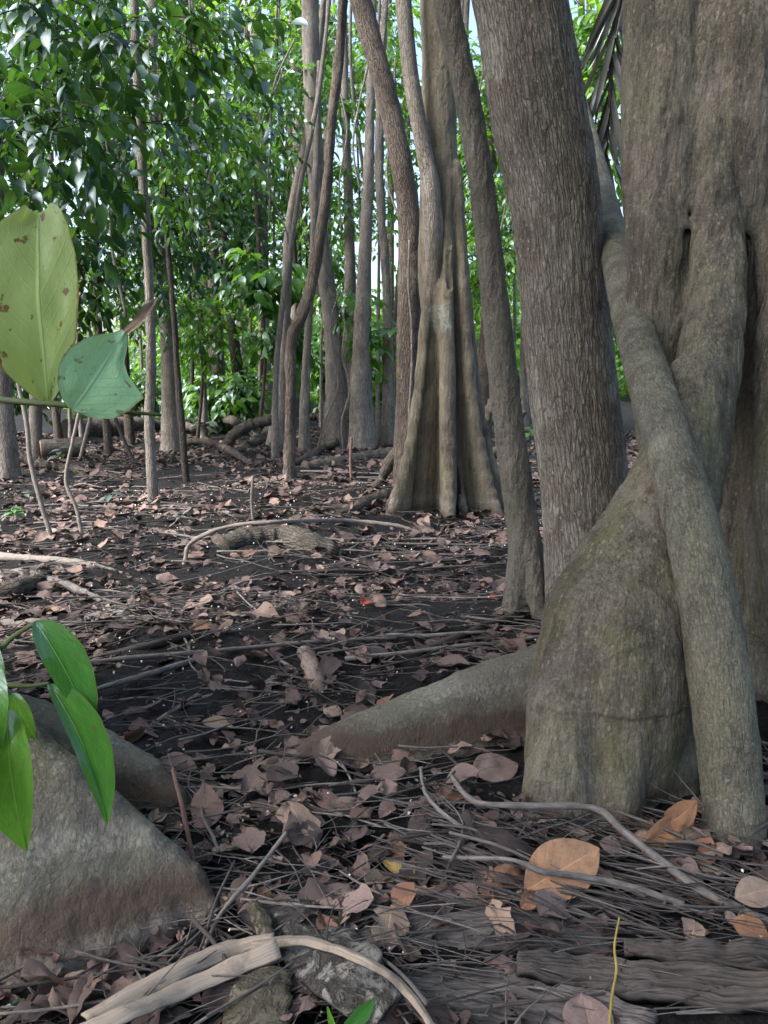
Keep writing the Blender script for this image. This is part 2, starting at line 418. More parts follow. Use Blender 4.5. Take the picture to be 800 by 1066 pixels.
# bark: colours are the bark's own
M['giant'] = bark('bark of the giant tree', (.075, .066, .05), (.34, .315, .245), (.18, .182, .07), .85, 60, 9, .15, 'OBJ', (.33, .28, .255), .3, flood=(.045, .17, .25), specks=.3, line=.6)
M['fluted'] = bark('fluted bark', (.075, .063, .047), (.32, .285, .215), (.18, .165, .09), .45, 60, 4, .12, 'OBJ', (.2, .17, .14), .25, flood=(.06, .1, .5), paint=True)
M['stem_o'] = bark('grey bark of the slim tree', (.12, .106, .09), (.33, .3, .26), (.15, .155, .1), .5, 70, 22, .2, 'OBJ', (.19, .18, .155), .35)
M['foot'] = bark('bark of the buttress by the sprig', (.08, .072, .054), (.26, .245, .185), (.14, .14, .075), .6, 60, 24, .12, 'OBJ', (.165, .15, .12), .45, flood=(.1, .19, .75), specks=.3)
M['rough'] = bark('rough plated bark', (.125, .11, .092), (.5, .462, .4), (.15, .15, .1), .35, 75, 10, .45, 'UV', (.2, .165, .135), .3, specks=.7, streak=.2)
M['stem'] = bark('smooth grey bark', (.105, .098, .076), (.35, .335, .26), (.15, .155, .1), .45, 95, 24, .22, 'UV', (.2, .195, .17), .35, specks=.3)
M['pale'] = bark('pale bark', (.17, .145, .125), (.42, .38, .34), (.16, .17, .11), .3, 60, 10, .4, 'UV', (.25, .22, .2), .4)
M['brown'] = bark('brown bark', (.085, .066, .055), (.25, .21, .18), (.1, .1, .06), .3, 60, 9, .55, 'UV', (.13, .1, .085), .2)
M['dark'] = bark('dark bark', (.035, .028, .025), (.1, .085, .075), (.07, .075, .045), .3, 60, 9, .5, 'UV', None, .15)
M['log'] = bark('weathered log', (.06, .05, .045), (.2, .175, .15), (.12, .13, .08), .45, 50, 8, .5, 'UV', (.14, .12, .11), .3)
M['wood'] = woodmat('cut wood', [(.24, .18, .145), (.28, .21, .17)])
# living leaves
M['lf_dark'] = leafmat('dark glossy leaves', [(.02, .058, .018), (.032, .085, .026), (.06, .13, .03), (.03, .075, .05), (.045, .105, .024), (.024, .06, .036)], .42, .42, spec=.38)
M['lf_mid'] = leafmat('mid green leaves', [(.04, .11, .022), (.07, .17, .03), (.11, .225, .04), (.055, .135, .06), (.08, .18, .03)], .5, .42, spec=.38)
M['lf_bright'] = leafmat('light green leaves', [(.06, .155, .03), (.095, .22, .04), (.14, .275, .05), (.075, .18, .05)], .55, .42, spec=.4)
M['lf_grey'] = leafmat('dull grey green leaves', [(.05, .075, .055), (.075, .1, .075), (.045, .08, .05)], .3, .45)
M['lf_fresh'] = leafmat('fresh leaf', [(.022, .105, .022), (.05, .165, .025), (.11, .26, .025)], .3, .34, veins=.2, spots=.3, spec=.45)
M['lf_old'] = leafmat('ageing leaf', [(.23, .31, .125), (.27, .35, .145)], .38, .5, veins=.35, spots=.9, spec=.1)
M['lf_teal'] = leafmat('blue green leaf', [(.24, .42, .26), (.27, .46, .28)], .22, .55, veins=.22, spots=.6, spec=.35)
M['lf_drytip'] = deadmat('dry leaf tip', [(.3, .2, .14), (.34, .24, .17)])
M['palm'] = leafmat('dry hanging palm leaf', [(.06, .062, .06), (.1, .1, .1), (.14, .14, .145), (.08, .085, .075)], .15, .4)
# dead leaves
DEAD = {
    'mauve': [(.15, .105, .1), (.23, .165, .155), (.18, .12, .115), (.27, .2, .18)],
    'dark': [(.045, .034, .034), (.085, .062, .06), (.06, .046, .046), (.11, .08, .076)],
    'rust': [(.2, .1, .062), (.25, .135, .085), (.17, .085, .056)],
    'tan': [(.32, .235, .18), (.38, .28, .21), (.28, .2, .16)],
}
DEAD['mauve'] = [(.14, .095, .085), (.22, .155, .14), (.1, .07, .066), (.3, .22, .2), (.17, .105, .085)]
for k in ('mauve', 'dark', 'tan'): DEAD[k] = [tuple(y * .78 for y in x) for x in DEAD[k]]
for k, v in DEAD.items(): M['d_' + k] = deadmat(k + ' dead leaf', v)
M['d_mixed'] = deadmat('mixed dead leaves', [(.1, .066, .056), (.032, .025, .024), (.19, .135, .12), (.06, .043, .04), (.14, .085, .066), (.26, .19, .165), (.042, .032, .031)])
M['d_big'] = deadmat('broad tan leaf', [(.4, .215, .12), (.42, .23, .13)], .6)
M['d_orange'] = deadmat('orange brown leaf', [(.26, .13, .07), (.3, .155, .085)])
M['d_red'] = deadmat('red leaf', [(.42, .06, .03), (.4, .07, .035)])
M['d_yellow'] = deadmat('yellowing leaf', [(.34, .24, .08), (.28, .2, .07)])
# sticks
M['tw_grey'] = woodmat('grey twigs', [(.1, .09, .085), (.17, .153, .147), (.25, .23, .215), (.12, .106, .1)])
M['tw_pale'] = woodmat('pale sticks', [(.18, .158, .14), (.24, .212, .188)])
M['tw_dark'] = woodmat('dark sticks', [(.045, .036, .034), (.08, .066, .06), (.06, .05, .045)])
M['tw_red'] = woodmat('reddish twigs', [(.16, .09, .075), (.2, .12, .1)])
M['fibre'] = woodmat('rotten palm fibre', [(.024, .021, .021), (.065, .058, .057), (.15, .138, .14), (.035, .03, .029), (.22, .205, .2), (.03, .026, .025)], 120, 3, .6)
M['frond'] = woodmat('dry folded frond', [(.3, .25, .205), (.34, .285, .24)], 120, 2)
def slabmat(name, a_, c_):
    b = NB(name); o = b.coord('Object'); n1 = b.noise(o, 16, 6, .75, .6); n2 = b.noise(o, 90, 5, .75)
    c = b.mix(b.map(n1, .47, .53), a_, c_); c = b.mix(b.map(n2, .5, .7, 0, .7), c, (.05, .045, .04))
    return b.done(c, .9, b.bump(b.math('ADD', b.map(n1, .45, .55), b.math('MULTIPLY', n2, .6)), 1, .012), .15)
M['slab'] = slabmat('flaking grey bark', (.06, .055, .052), (.22, .21, .195))
M['plank'] = woodmat('grey rotten wood', [(.075, .068, .064), (.1, .09, .085)], 90, 3)
M['slab2'] = slabmat('olive bark slab', (.11, .098, .072), (.16, .142, .105))
M['tw_mix'] = woodmat('mixed twigs', [(.04, .034, .033), (.15, .134, .128), (.06, .052, .05), (.24, .22, .205), (.09, .073, .068)])
M['petal'] = woodmat('pale fallen petals', [(.7, .67, .6), (.8, .78, .72), (.6, .54, .45)], 10, 10)
M['stalk'] = woodmat('yellow stalk', [(.26, .2, .045), (.3, .225, .05)], 20, 4, .5)
M['shoot'] = woodmat('green shoots', [(.07, .11, .03), (.09, .13, .04)], 30, 4, .6)
# mud
def mudmat():
    b = NB('black swamp mud'); o = b.coord('Object')
    n1 = b.noise(o, 1.6, 6, .65); n2 = b.noise(o, 14, 6, .7); n3 = b.noise(o, 95, 4, .75); v = b.voro(o, 55)
    c = b.mix(b.map(n1, .35, .68), (.007, .0066, .0074), (.017, .016, .0168))
    c = b.mix(b.map(n2, .5, .72, 0, .8), c, (.04, .033, .031))
    c = b.mix(b.map(n3, .6, .75, 0, .7), c, (.07, .058, .053))
    h = b.math('ADD', b.math('MULTIPLY', n2, 1.3), b.math('ADD', b.math('MULTIPLY', n3, .7), b.math('MULTIPLY', v, -.4)))
    return b.done(c, b.map(n2, .35, .65, .45, .9), b.bump(b.math('ADD', h, b.math('MULTIPLY', b.noise(o, 240, 3, .7), .5)), 1, .06), .25)
M['mud'] = mudmat()

# ------------------------------------------------------------------ ground
yy = np.concatenate([np.linspace(-4, .6, 16), np.geomspace(.7, 14, 330), np.geomspace(14.3, 160, 70)])
uu = np.linspace(-1, 1, 330)
Xg = np.sign(uu) * (np.abs(uu) ** 1.15) * (2.2 + .95 * np.maximum(yy, 0)[:, None]); Yg = np.repeat(yy[:, None], len(uu), 1)
Vg = np.stack([Xg, Yg, gz(Xg, Yg)], -1).reshape(-1, 3)
tag(mk('ground', Vg, quads_grid(len(yy), len(uu)), M['mud']), kind='structure')
def on(px, py, up=0.0):                                       # ground point under a pixel, on the relief
    p = G(px, py)
    for _ in range(3): p = G(px, py, float(gz(p[0], p[1])))
    return p + np.array([0, 0, up])

# ------------------------------------------------------------------ leaf shapes
def leaf_grid(L, prof, nv=8, nu=5, fold=.25, bend=0., curl=0., wav=0., seed=0, wl=None, wr=None, tw=0.):
    """midrib along +x from 0 to L; prof(v) half width; returns V, F, uv (u -1..1, v 0..1)"""
    v = np.linspace(0, 1, nv); u = np.linspace(-1, 1, nu)
    w = np.array([prof(t) for t in v]); a = w if wl is None else np.interp(v, *wl); c = w if wr is None else np.interp(v, *wr)
    y = np.where(u[None, :] < 0, a[:, None] * u[None, :], c[:, None] * u[None, :])
    z = np.abs(y) * fold + curl * y ** 2 / max(L, 1e-3)
    rr = np.stack([v[:, None] * 3 + 0 * u[None, :], u[None, :] * 1.6 + 0 * v[:, None], 0 * y + seed * 3.3], -1)
    z = z + wav * L * vnoise(rr * 1.4, seed)
    th = bend * v                                             # bends down along the midrib
    s = np.concatenate([[0], np.cumsum(np.full(nv - 1, L / (nv - 1)))])
    x0 = np.concatenate([[0], np.cumsum(np.cos(th[1:]) * L / (nv - 1))]); z0 = -np.concatenate([[0], np.cumsum(np.sin(th[1:]) * L / (nv - 1))])
    X = x0[:, None] + z * np.sin(th)[:, None]; Z = z0[:, None] + z * np.cos(th)[:, None]
    if tw:
        ca, sa = np.cos(tw * v)[:, None], np.sin(tw * v)[:, None]; y, Z = y * ca - Z * sa, y * sa + Z * ca
    V = np.stack([X, y, Z], -1).reshape(-1, 3)
    uv = np.stack([u[None, :] + 0 * y, v[:, None] + 0 * y], -1).reshape(-1, 2)
    return V, quads_grid(nv, nu), uv
def ovate(W, p=.85, q=1.0): return lambda t: W * max(.02, math.sin(pi * min(1, max(0, t)) ** p) ** q)
def frame3(x, n):
    x = np.asarray(x, float); x = x / np.linalg.norm(x); z = np.asarray(n, float); z = z - x * (x @ z); z = z / np.linalg.norm(z)
    return np.stack([x, np.cross(z, x), z], 1)

def frames(d, nrm):
    x = d / np.linalg.norm(d, axis=1)[:, None]; z = nrm - x * (x * nrm).sum(1)[:, None]; z /= np.linalg.norm(z, axis=1)[:, None] + 1e-9
    return np.stack([x, np.cross(z, x), z], 2)
def many(T, F, pos, fr, size):
    n = len(pos); k = len(T)
    V = pos[:, None, :] + np.einsum('nij,kj->nki', fr, T) * size[:, None, None]
    return V.reshape(-1, 3), (F[None] + (np.arange(n) * k)[:, None, None]).reshape(-1, F.shape[1])
T_NEAR, F_NEAR, _ = leaf_grid(1, lambda t: float(np.interp(t, [0, .18, .45, .75, 1], [.015, .16, .218, .135, .008])), 6, 3, .25, .7)
T_FAR, F_FAR, _ = leaf_grid(1, lambda t: float(np.interp(t, [0, .25, .6, 1], [.03, .24, .25, .015])), 4, 3, .25, .6)
def sprays(rng, C, out, tl, nl, size, near=True, droop=.35):
    """leafy twigs at the points C, each pointing roughly along OUT"""
    n = len(C)
    d = out + rng.normal(0, .55, (n, 3)); d[:, 2] = d[:, 2] * .5 - .12; d /= np.linalg.norm(d, axis=1)[:, None]
    L = tl * rng.uniform(.6, 1.3, n)
    lp = []; ld = []; ln = []
    for j in range(nl):
        t = (j + .7) / nl
        side = np.cross(d, [0, 0, 1.0]); side /= np.linalg.norm(side, axis=1)[:, None] + 1e-9
        sg = 1 if j % 2 else -1
        p = C + d * (L * t)[:, None]; p[:, 2] -= .25 * L * t * t
        q = d * rng.uniform(.3, .9, (n, 1)) + side * sg * rng.uniform(.5, 1, (n, 1)); q[:, 2] -= droop * rng.uniform(.2, 2.0, n)
        lp.append(p); ld.append(q); ln.append(np.array([0, 0, 1.0]) + rng.normal(0, .45, (n, 3)))
    lp = np.concatenate(lp); ld = np.concatenate(ld); ln = np.concatenate(ln)
    T, F = (T_NEAR, F_NEAR) if near else (T_FAR, F_FAR)
    sz = size * rng.uniform(.6, 1.25, len(lp))
    V, Q = many(T, F, lp, frames(ld, ln), sz)
    base = rng.rand(n)
    rn = np.repeat(np.tile(base, nl) * .6 + rng.rand(len(lp)) * .4, len(T))
    # twigs: three sided slivers
    a = C - d * (L * .25)[:, None]; m = C + d * (L * .5)[:, None]; m[:, 2] -= .06 * L; e = C + d * L[:, None]; e[:, 2] -= .25 * L
    s = np.cross(d, [0, 0, 1.0]); up = np.cross(s, d); r = .0035 if near else .006
    ring = []
    for c_, k in ((a, 1.5), (m, 1.0), (e, .5)):
        for th in (0, 2.1, 4.2): ring.append(c_ + (s * math.cos(th) + up * math.sin(th)) * r * k)
    TV = np.stack(ring, 1).reshape(-1, 3); TF = quads_grid(3, 3, True)
    TF = (TF[None] + (np.arange(n) * 9)[:, None, None]).reshape(-1, 4)
    return V, Q, rn, TV, TF
def ball(rng, n, c, rad, shell=.35):
    p = rng.normal(0, 1, (n, 3)); p /= np.linalg.norm(p, axis=1)[:, None]
    r = (shell + (1 - shell) * rng.rand(n)) ** .6
    return c + p * r[:, None] * rad, p
def clumps(rng, n, c, rad, nc, cr):
    cc, _ = ball(rng, nc, c, rad, .2); w = rng.rand(nc) + .3; k = rng.choice(nc, n, p=w / w.sum())
    q, o = ball(rng, n, 0, 1, .1); q = cc[k] + q * (np.asarray(cr) * rng.uniform(.6, 1.3, nc)[k][:, None])
    return q, o
def crown(parent, seed, blobs, leaf, tl=.45, nl=8, size=.11, near=True, twig='dark', name='crown', droop=.35):
    rng = RS(seed); mb = MB()
    for (c, rad, n, nc) in blobs:
        P, o = clumps(rng, n, np.asarray(c, float), np.asarray(rad, float), nc, np.asarray(rad) * .42)
        P[:, 2] = np.maximum(P[:, 2], .25)
        V, Q, rn, TV, TF = sprays(rng, P, o, tl, nl, size, near, droop)
        mb.add(V, Q, None, rn, 0); mb.add(TV, TF, None, .3, 1)
    return mb.build(name, [M[leaf], M['dark' if twig == 'dark' else twig]], parent)
def blob(px, py, rx, ry, y, n, nc=14, dr=None):
    """crown lobe seen at a pixel, at distance y; radii given as it appears"""
    c = UY(px, py, y); k = y / FPX
    return (c, (rx * k, dr if dr else max(rx, ry) * k * .9, ry * k), n, nc)

def ptrunk(pts, y, extra=0.0):
    """photo path (px, py, width) from the top down to the root, standing at distance y"""
    return [(*UY(px, py, y + dy), w * .5 * (y / FPX)) for px, py, w, dy in [(p + (0,))[:4] if len(p) == 3 else p for p in pts]]
def base_y(px, py): return float(on(px, py)[1])

# ------------------------------------------------------------------ trees
def tree(name, label, pts, mat, cat='tree', group=None, y=None, sides=14, bump=.004, lobes=0, lobe_amp=0, lobe_h=.3, seed=0, ext=1.25, crowns=(), leaf=None, size=.11, near=True, branches=(), tl=.45, nl=8, **kw):
    px, py, w = pts[-1][:3]
    if y is None: y = base_y(px, py)
    rj = RS(seed + 400); pts = [(p_[0] + (rj.normal(0, .9) if 0 < k_ < len(pts) - 1 else 0), *p_[1:]) for k_, p_ in enumerate(pts)]
    pts = [(p_[0], p_[1], p_[2] * (.78 if y > 8.5 and p_[1] < 400 else .9)) for p_ in pts]
    q = ptrunk(pts, y); b = np.array(q[-1]); b[2] = float(gz(b[0], b[1])); q[-1] = (b[0], b[1], b[2] - .15, b[3])
    a, c = np.array(q[0]), np.array(q[1]); d = a - c; d = d / max(1e-6, d[2])
    top = a + d * max(.5, (a[2]) * (ext - 1)); top[3] = a[3] * .8; q = [tuple(top)] + q
    t = thing(name, label, cat, (b[0], b[1], b[2]), group)
    V, F, uv = tube(q, sides, max(40, int((q[0][2]) * 20)), bump * 1.7, (22, 5), lobes, lobe_amp, lobe_h, seed=seed)
    mk('trunk', V, F, M[mat], t, uv)
    for i, br in enumerate(branches):
        V, F, uv = tube(ptrunk(br, y), 7, 24, .002, seed=seed + i); mk('branch', V, F, M[mat], t, uv)
    if crowns: crown(t, seed + 31, crowns, leaf, tl, nl, size, near)
    return t

# ---- the giant on the right edge
def pc(px, py, zc, r): return (*U(px, py, zc), r)
gt = thing('buttressed_tree', 'massive grey tree with a swollen foot filling the picture edge beside the leaning stem', 'tree', (*G(760, 850)[:2] + np.array([.25, .5]), 0))
trunk_g = [pc(806, 1000, 3.2, .5), pc(800, 420, 3.2, .46), pc(796, 0, 3.2, .47), pc(796, -700, 3.35, .45)]
colA = [pc(700, -700, 3.05, .18), pc(695, -50, 2.82, .15), pc(692, 150, 2.8, .14), pc(690, 330, 2.82, .12), pc(690, 480, 2.86, .08)]
colD = [pc(786, -700, 2.95, .18), pc(780, -50, 2.74, .15), pc(776, 90, 2.71, .135), pc(772, 200, 2.74, .1), pc(776, 320, 2.84, .07)]
colF = [pc(738, -700, 2.95, .1), pc(736, -50, 2.76, .085), pc(733, 80, 2.72, .075), pc(740, 180, 2.7, .07), pc(748, 260, 2.68, .075)]
colB = [pc(744, 170, 2.78, .07), pc(748, 240, 2.7, .085), pc(743, 330, 2.62, .095), pc(731, 420, 2.54, .1), pc(715, 520, 2.47, .105)]
colC = [pc(850, 60, 2.82, .2), pc(846, 300, 2.72, .205), pc(843, 520, 2.66, .21), pc(846, 650, 2.78, .2), pc(850, 760, 2.95, .18), pc(855, 1000, 3.05, .18)]
colE = [pc(842, 760, 2.5, .1), pc(822, 860, 2.3, .09), pc(812, 960, 2.15, .085)]
ftA = [pc(722, 400, 2.5, .09), pc(704, 480, 2.44, .105), pc(676, 560, 2.38, .15), pc(643, 650, 2.32, .213), pc(634, 745, 2.31, .22), pc(634, 820, 2.36, .19), pc(634, 950, 2.4, .18)]
ftB = [pc(590, 735, 2.22, .11), pc(583, 800, 2.17, .1), pc(580, 960, 2.12, .105)]
ftC = [pc(644, 755, 2.16, .07), pc(644, 810, 2.13, .065), pc(645, 950, 2.08, .07)]
ftD = [pc(693, 740, 2.34, .09), pc(698, 810, 2.29, .085), pc(704, 950, 2.22, .095)]
ftE = [pc(700, 520, 2.37, .05), pc(688, 600, 2.24, .05), pc(672, 700, 2.12, .04)]
gk = (('trunk*', trunk_g), ('trunk*', colA), ('trunk*', colB), ('trunk*', colD), ('trunk*', colF), ('buttress_root*', colC), ('buttress_root*', colE), ('foot_root*', ftA), ('foot_root*', ftB), ('foot_root*', ftC), ('foot_root*', ftD))
prims = [(n, (lambda c_: (lambda P: chain(P, c_, .07)))(c_)) for n, c_ in gk]
solid(prims, (.32, 1.55, -.12), (1.75, 3.4, 4.2), .015, .02, gt, M['giant'], (lambda V: .004 + .0045 * np.clip((V[:, 2] - .9) / .5, 0, 1)), (24, 24, 5), 3, big=.007, fs=(46, 46, 14), cut=lambda P, D: np.maximum(D, .0 - np.minimum(chain(P, [pc(768, 210, 2.7, .012), pc(769, 300, 2.74, .05), pc(767, 420, 2.72, .065), pc(765, 560, 2.7, .07), pc(770, 720, 2.68, .09)]), np.minimum(chain(P, [pc(716, 60, 2.74, .008), pc(717, 200, 2.72, .018), pc(712, 300, 2.69, .022), pc(703, 380, 2.68, .02)]), chain(P, [pc(738, 200, 2.63, .012), pc(752, 212, 2.62, .022), pc(772, 196, 2.62, .014)])))), shift=lambda V: -.0045 * np.clip((.262 + .02 * vnoise(V * 5, 8) - V[:, 2]) / .012, 0, 1))
def rb(px, py, zc, wt, wb): return (*U(px, py, zc), wt, wb)
lowr = [rb(640, 650, 2.85, .1, .2), rb(548, 686, 2.66, .06, .15), rb(490, 704, 2.6, .05, .14), rb(430, 728, 2.53, .04, .12), rb(370, 752, 2.47, .035, .1), rb(320, 772, 2.42, .03, .075), rb(285, 786, 2.39, .025, .055), rb(262, 797, 2.37, .02, .035)]
solid([('surface_root', lambda P: ridge(P, lowr, .8, .05))], (-.62, 1.9, -.15), (.85, 3.1, .6), .013, .04, gt, M['foot'], .004, (9, 18, 18), 5, big=.012, fine=.0016, fs=(16, 50, 50))

crown(gt, 555, [((1.6, 3.4, 7.4), (3.6, 3.2, 1.3), 420, 16), ((3.2, .2, 6.2), (3.0, 3.0, 1.8), 420, 16), ((4.0, -2.2, 4.2), (2.4, 2.6, 2.2), 380, 14), ((.4, -1.2, 7.2), (2.6, 2.2, 1.0), 220, 12)], 'lf_mid', .6, 8, .22, False)  # unseen foliage overhead and behind the camera, added to shade foot and foreground
# ---- stem leaning over the foot
ls = thing('leaning_stem', 'smooth grey stem leaning across the swollen foot of the giant tree', 'stem', G(765, 895))
q = [pc(584, 60, 5.2, .062), pc(602, 115, 4.7, .063), pc(616, 165, 4.25, .064), pc(629, 212, 3.82, .064), pc(642, 264, 3.36, .066), pc(657, 328, 2.88, .066), pc(678, 402, 2.45, .066), pc(708, 500, 2.22, .069), pc(734, 610, 2.12, .074), pc(751, 720, 2.08, .078), pc(762, 820, 2.06, .075), pc(766, 905, 2.03, .077), pc(767, 960, 2.02, .085)]
V, F, uv = tube(q, 64, 420, .0022, (60, 20), seed=4, ridged=True); mk('stem', V, F, M['stem'], ls, uv)

# ---- rough barked tree
yr = base_y(612, 640)
rt = thing('rough_barked_tree', 'straight thick tree with rough plated bark just behind the swollen foot', 'tree', on(612, 640))
q = ptrunk([(470, -420, 84), (514, -120, 85), (541, 0, 86), (559, 110, 91), (577, 205, 88), (584, 280, 85), (596, 400, 89), (608, 500, 90), (615, 600, 96), (620, 720, 104)], yr)
V, F, uv = tube(q, 190, 760, .0036, (105, 9), seed=8, ridged=True); mk('trunk', V, F, M['rough'], rt, uv)

# ---- the fluted tree in the middle
yc = base_y(463, 528); cx = float(UY(461, 400, yc)[0])
ct = thing('fluted_tree', 'grey brown tree with a flared fluted base, standing alone in the mud', 'tree', (cx, yc, 0))
def top_of(py, px): return UY(px, py, yc)
tr_c = [(cx + .01, yc + .03, -.1, .07), (cx + .01, yc + .02, .8, .1), (cx + .01, yc, 1.4, .145), (*UY(454, 290, yc), .148), (*UY(458, 150, yc), .14), (*UY(456, 0, yc), .135), (*UY(452, -300, yc), .15)]
prims = [('trunk*', lambda P: chain(P, tr_c, .05))]
for k, (ang, reach, s, wt) in enumerate([(186, .47, .8, .045), (216, .54, 1.0, .052), (273, .53, 1.02, .06), (294, .4, .5, .04), (318, .57, 1.05, .052), (350, .58, .95, .05), (40, .45, .9, .05), (95, .45, 1.0, .05), (140, .45, .9, .05)]):
    a = R_(ang); ca, sa = math.cos(a), math.sin(a); wv = RS(k).normal(0, .018, 6)
    rows = spline(np.array([(.08, 2.7, .05, .045), (.15, 1.9, .045, .045), (.22, 1.1, wt, .045), (.3, .62, wt, .05), (.4, .26, wt * .95, .055), (.5, .03, .03, .04)]), 14)
    rows = [(cx + .01 + (r * reach / .48) * ca - wv[1] * r * 2 * sa, yc + (r * reach / .48) * sa + wv[1] * r * 2 * ca, z * s, a_, b_) for r, z, a_, b_ in rows]
    prims.append(('buttress_root', (lambda rows: (lambda P: ridge(P, rows, .8)))(rows)))
def paint_c(V, N):
    x, yv, zc_ = proj(V); m = np.clip((16 - np.abs(yv - 331)) / 6, 0, 1) * np.clip((x - 444) / 5, 0, 1) * np.clip((474 - x) / 4, 0, 1) * (N[:, 1] < .1)
    return {'paint': m * (vnoise(V * 40, 3) > -.45)}
solid(prims, (cx - .62, yc - .62, -.1), (cx + .66, yc + .62, 4.4), .0175, .016, ct, M['fluted'], .003, (30, 30, 3), 6, fine=.003, fs=(40, 40, 5), att=paint_c, big=.006, cut=lambda P, D: np.maximum(np.maximum(D, .0 - np.minimum(chain(P, [(*UY(449, 335, yc - .13), .006), (*UY(444, 400, yc - .15), .032), (*UY(440, 460, yc - .19), .05), (*UY(437, 550, yc - .26), .075)]), chain(P, [(*UY(466, 380, yc - .16), .006), (*UY(471, 450, yc - .2), .026), (*UY(478, 550, yc - .3), .045)]))), .022 - chain(P, [(*UY(462, 190, yc - .17), 0), (*UY(466, 240, yc - .19), 0), (*UY(469, 300, yc - .2), 0)])))
for nm, pts in (('side_stem', [(410, -120, 15), (421, 10, 15), (428, 80, 15), (440, 150, 16), (448, 190, 18), (452, 240, 20, .03), (453, 290, 20, .1), (452, 340, 16, .2)]),):
    V, F, uv = tube(ptrunk([(*p_[:3], -.17 + (p_[3] if len(p_) > 3 else 0)) for p_ in pts], yc), 14, 60, .004, seed=len(pts)); mk(nm, V, F, M['pale'], ct, uv)

# ---- slim tree between the fluted and the rough one
ys = base_y(553, 630)
st = thing('slim_tree', 'slim bent grey tree with splayed toes between the fluted and the rough barked tree', 'tree', on(553, 630))
q = ptrunk([(452, -60, 27), (464, 0, 25), (479, 65, 24), (493, 135, 25), (506, 225, 26), (516, 320, 28), (527, 420, 31), (539, 510, 33), (547, 580, 34), (551, 632, 38), (552, 660, 40)], ys)
q = [(q[0][0] - .4, q[0][1], q[0][2] + 1.2, .05)] + q
toes = [ptrunk(p, ys) for p in ([(544, 540, 18, -.02), (539, 590, 24, -.06), (535, 630, 24, -.1), (533, 655, 24, -.13)], [(549, 540, 18, -.03), (556, 600, 22, -.1), (561, 632, 20, -.14), (565, 650, 20, -.16)], [(552, 550, 16, .02), (564, 605, 18, .0), (572, 632, 16, .0), (580, 650, 16, .0)])]
qd = [tuple(r) for r in spline(np.array(q), 16)]
solid([('trunk', lambda P: chain(P, qd, .03))] + [('toe_root', (lambda c_: (lambda P: chain(P, c_, .03)))(c_)) for c_ in toes],
      (min(r[0] for r in qd) - .1, ys - .25, -.08), (.9, ys + .2, 3.6), .0115, .03, st, M['stem_o'], .003, (34, 34, 7), 4)

# ---- tree out of the frame on the left, whose buttresses reach in
lt = thing('buttressed_tree', 'olive grey buttress root sloping down beside the bright green sprig', 'tree', (-2.2, 2.3, 0))
crown(lt, 777, [((-4.2, .6, 5.6), (2.6, 2.6, 1.2), 620, 16), ((-2.2, -1.2, 6.6), (2.6, 2.2, 1.2), 420, 14), ((-3.4, 2.6, 6.2), (2.0, 1.6, .9), 260, 10)], 'lf_mid', .6, 8, .22, False)  # out-of-frame leaves added in the sun's path to dim the near ground
def crest(px, py, zc, wt, wb): return (*U(px, py, zc), wt, wb)
def fore(px, py, zc, wt, a=G(228, 952), b_=G(-20, 1052)):
    p = U(px, py, zc); d = (b_ - a)[:2]; n_ = np.array([-d[1], d[0]]) / np.linalg.norm(d); return (*p, wt, max(wt, min(.42, abs((p[:2] - a[:2]) @ n_) - .02)))
b1 = [fore(-330, 400, 2.2, .1), fore(-200, 545, 2.0, .08), fore(-70, 685, 1.86, .055), fore(20, 752, 1.8, .04), fore(70, 790, 1.78, .035), fore(112, 828, 1.77, .03), fore(150, 861, 1.76, .028), fore(200, 903, 1.745, .022), (*U(220, 938, 1.73), .015, .018)]
b2 = [crest(-330, 530, 2.7, .1, .25), crest(-180, 640, 2.5, .07, .22), crest(-40, 704, 2.32, .06, .2), crest(30, 732, 2.27, .055, .17), crest(100, 762, 2.2, .05, .13), crest(150, 790, 2.16, .045, .09), crest(180, 820, 2.12, .035, .06)]
tr_l = [(-2.25, 2.4, -.1, .36), (-2.25, 2.4, 2, .3), (-2.3, 2.4, 5, .27)]
solid([('trunk*', lambda P: chain(P, tr_l)), ('buttress_root', lambda P: ridge(P, b1, 1.0, .05)), ('buttress_root', lambda P: ridge(P, b2, 1.0, .06))], (-2.7, 1.1, -.1), (-.25, 2.85, 2.6), .015, .02, lt, M['foot'], .003, (22, 22, 16), 9, big=.008, fine=.0014, fs=(50, 50, 40))

# ------------------------------------------------------------------ the trees behind
# each: label, photo path top to root (px, py, width), bark, options
T = []
def add(*a, **k): T.append((a, k))
add('sapling', 'crooked dark barked tree with a sharp elbow, bare from mud to canopy', [(364, -60, 11), (358, 0, 12), (352, 60, 12), (346, 130, 12), (341, 190, 13), (335, 240, 14), (325, 290, 15), (312, 330, 15), (304, 356, 15), (303, 420, 13), (302, 480, 14), (302, 500, 19)], 'brown', lobes=4, lobe_amp=.4, lobe_h=.12, seed=1, bump=.006)
add('forest_tree', 'pale curved trunk with a swollen base right behind the elbowed tree', [(330, 60, 10), (318, 150, 11), (303, 230, 12), (298, 300, 13), (296, 360, 15), (295, 400, 18), (292, 445, 26)], 'pale', y=13.0, lobes=5, lobe_amp=.7, lobe_h=.5, seed=2)
add('forest_tree', 'thin grey trunk standing just beyond the elbowed tree on its right side', [(330, 150, 8), (326, 260, 9), (322, 350, 10), (319, 420, 11), (317, 470, 13)], 'pale', seed=3, lobes=4, lobe_amp=.5)
add('forest_tree', 'tall pale trunk with vine roots down its side, first of the grey cluster', [(322, -80, 22), (325, 60, 21), (327, 160, 21), (333, 240, 21), (343, 320, 22), (350, 390, 26), (352, 452, 36)], 'pale', y=12.6, lobes=6, lobe_amp=.6, lobe_h=.7, seed=4, bump=.008)
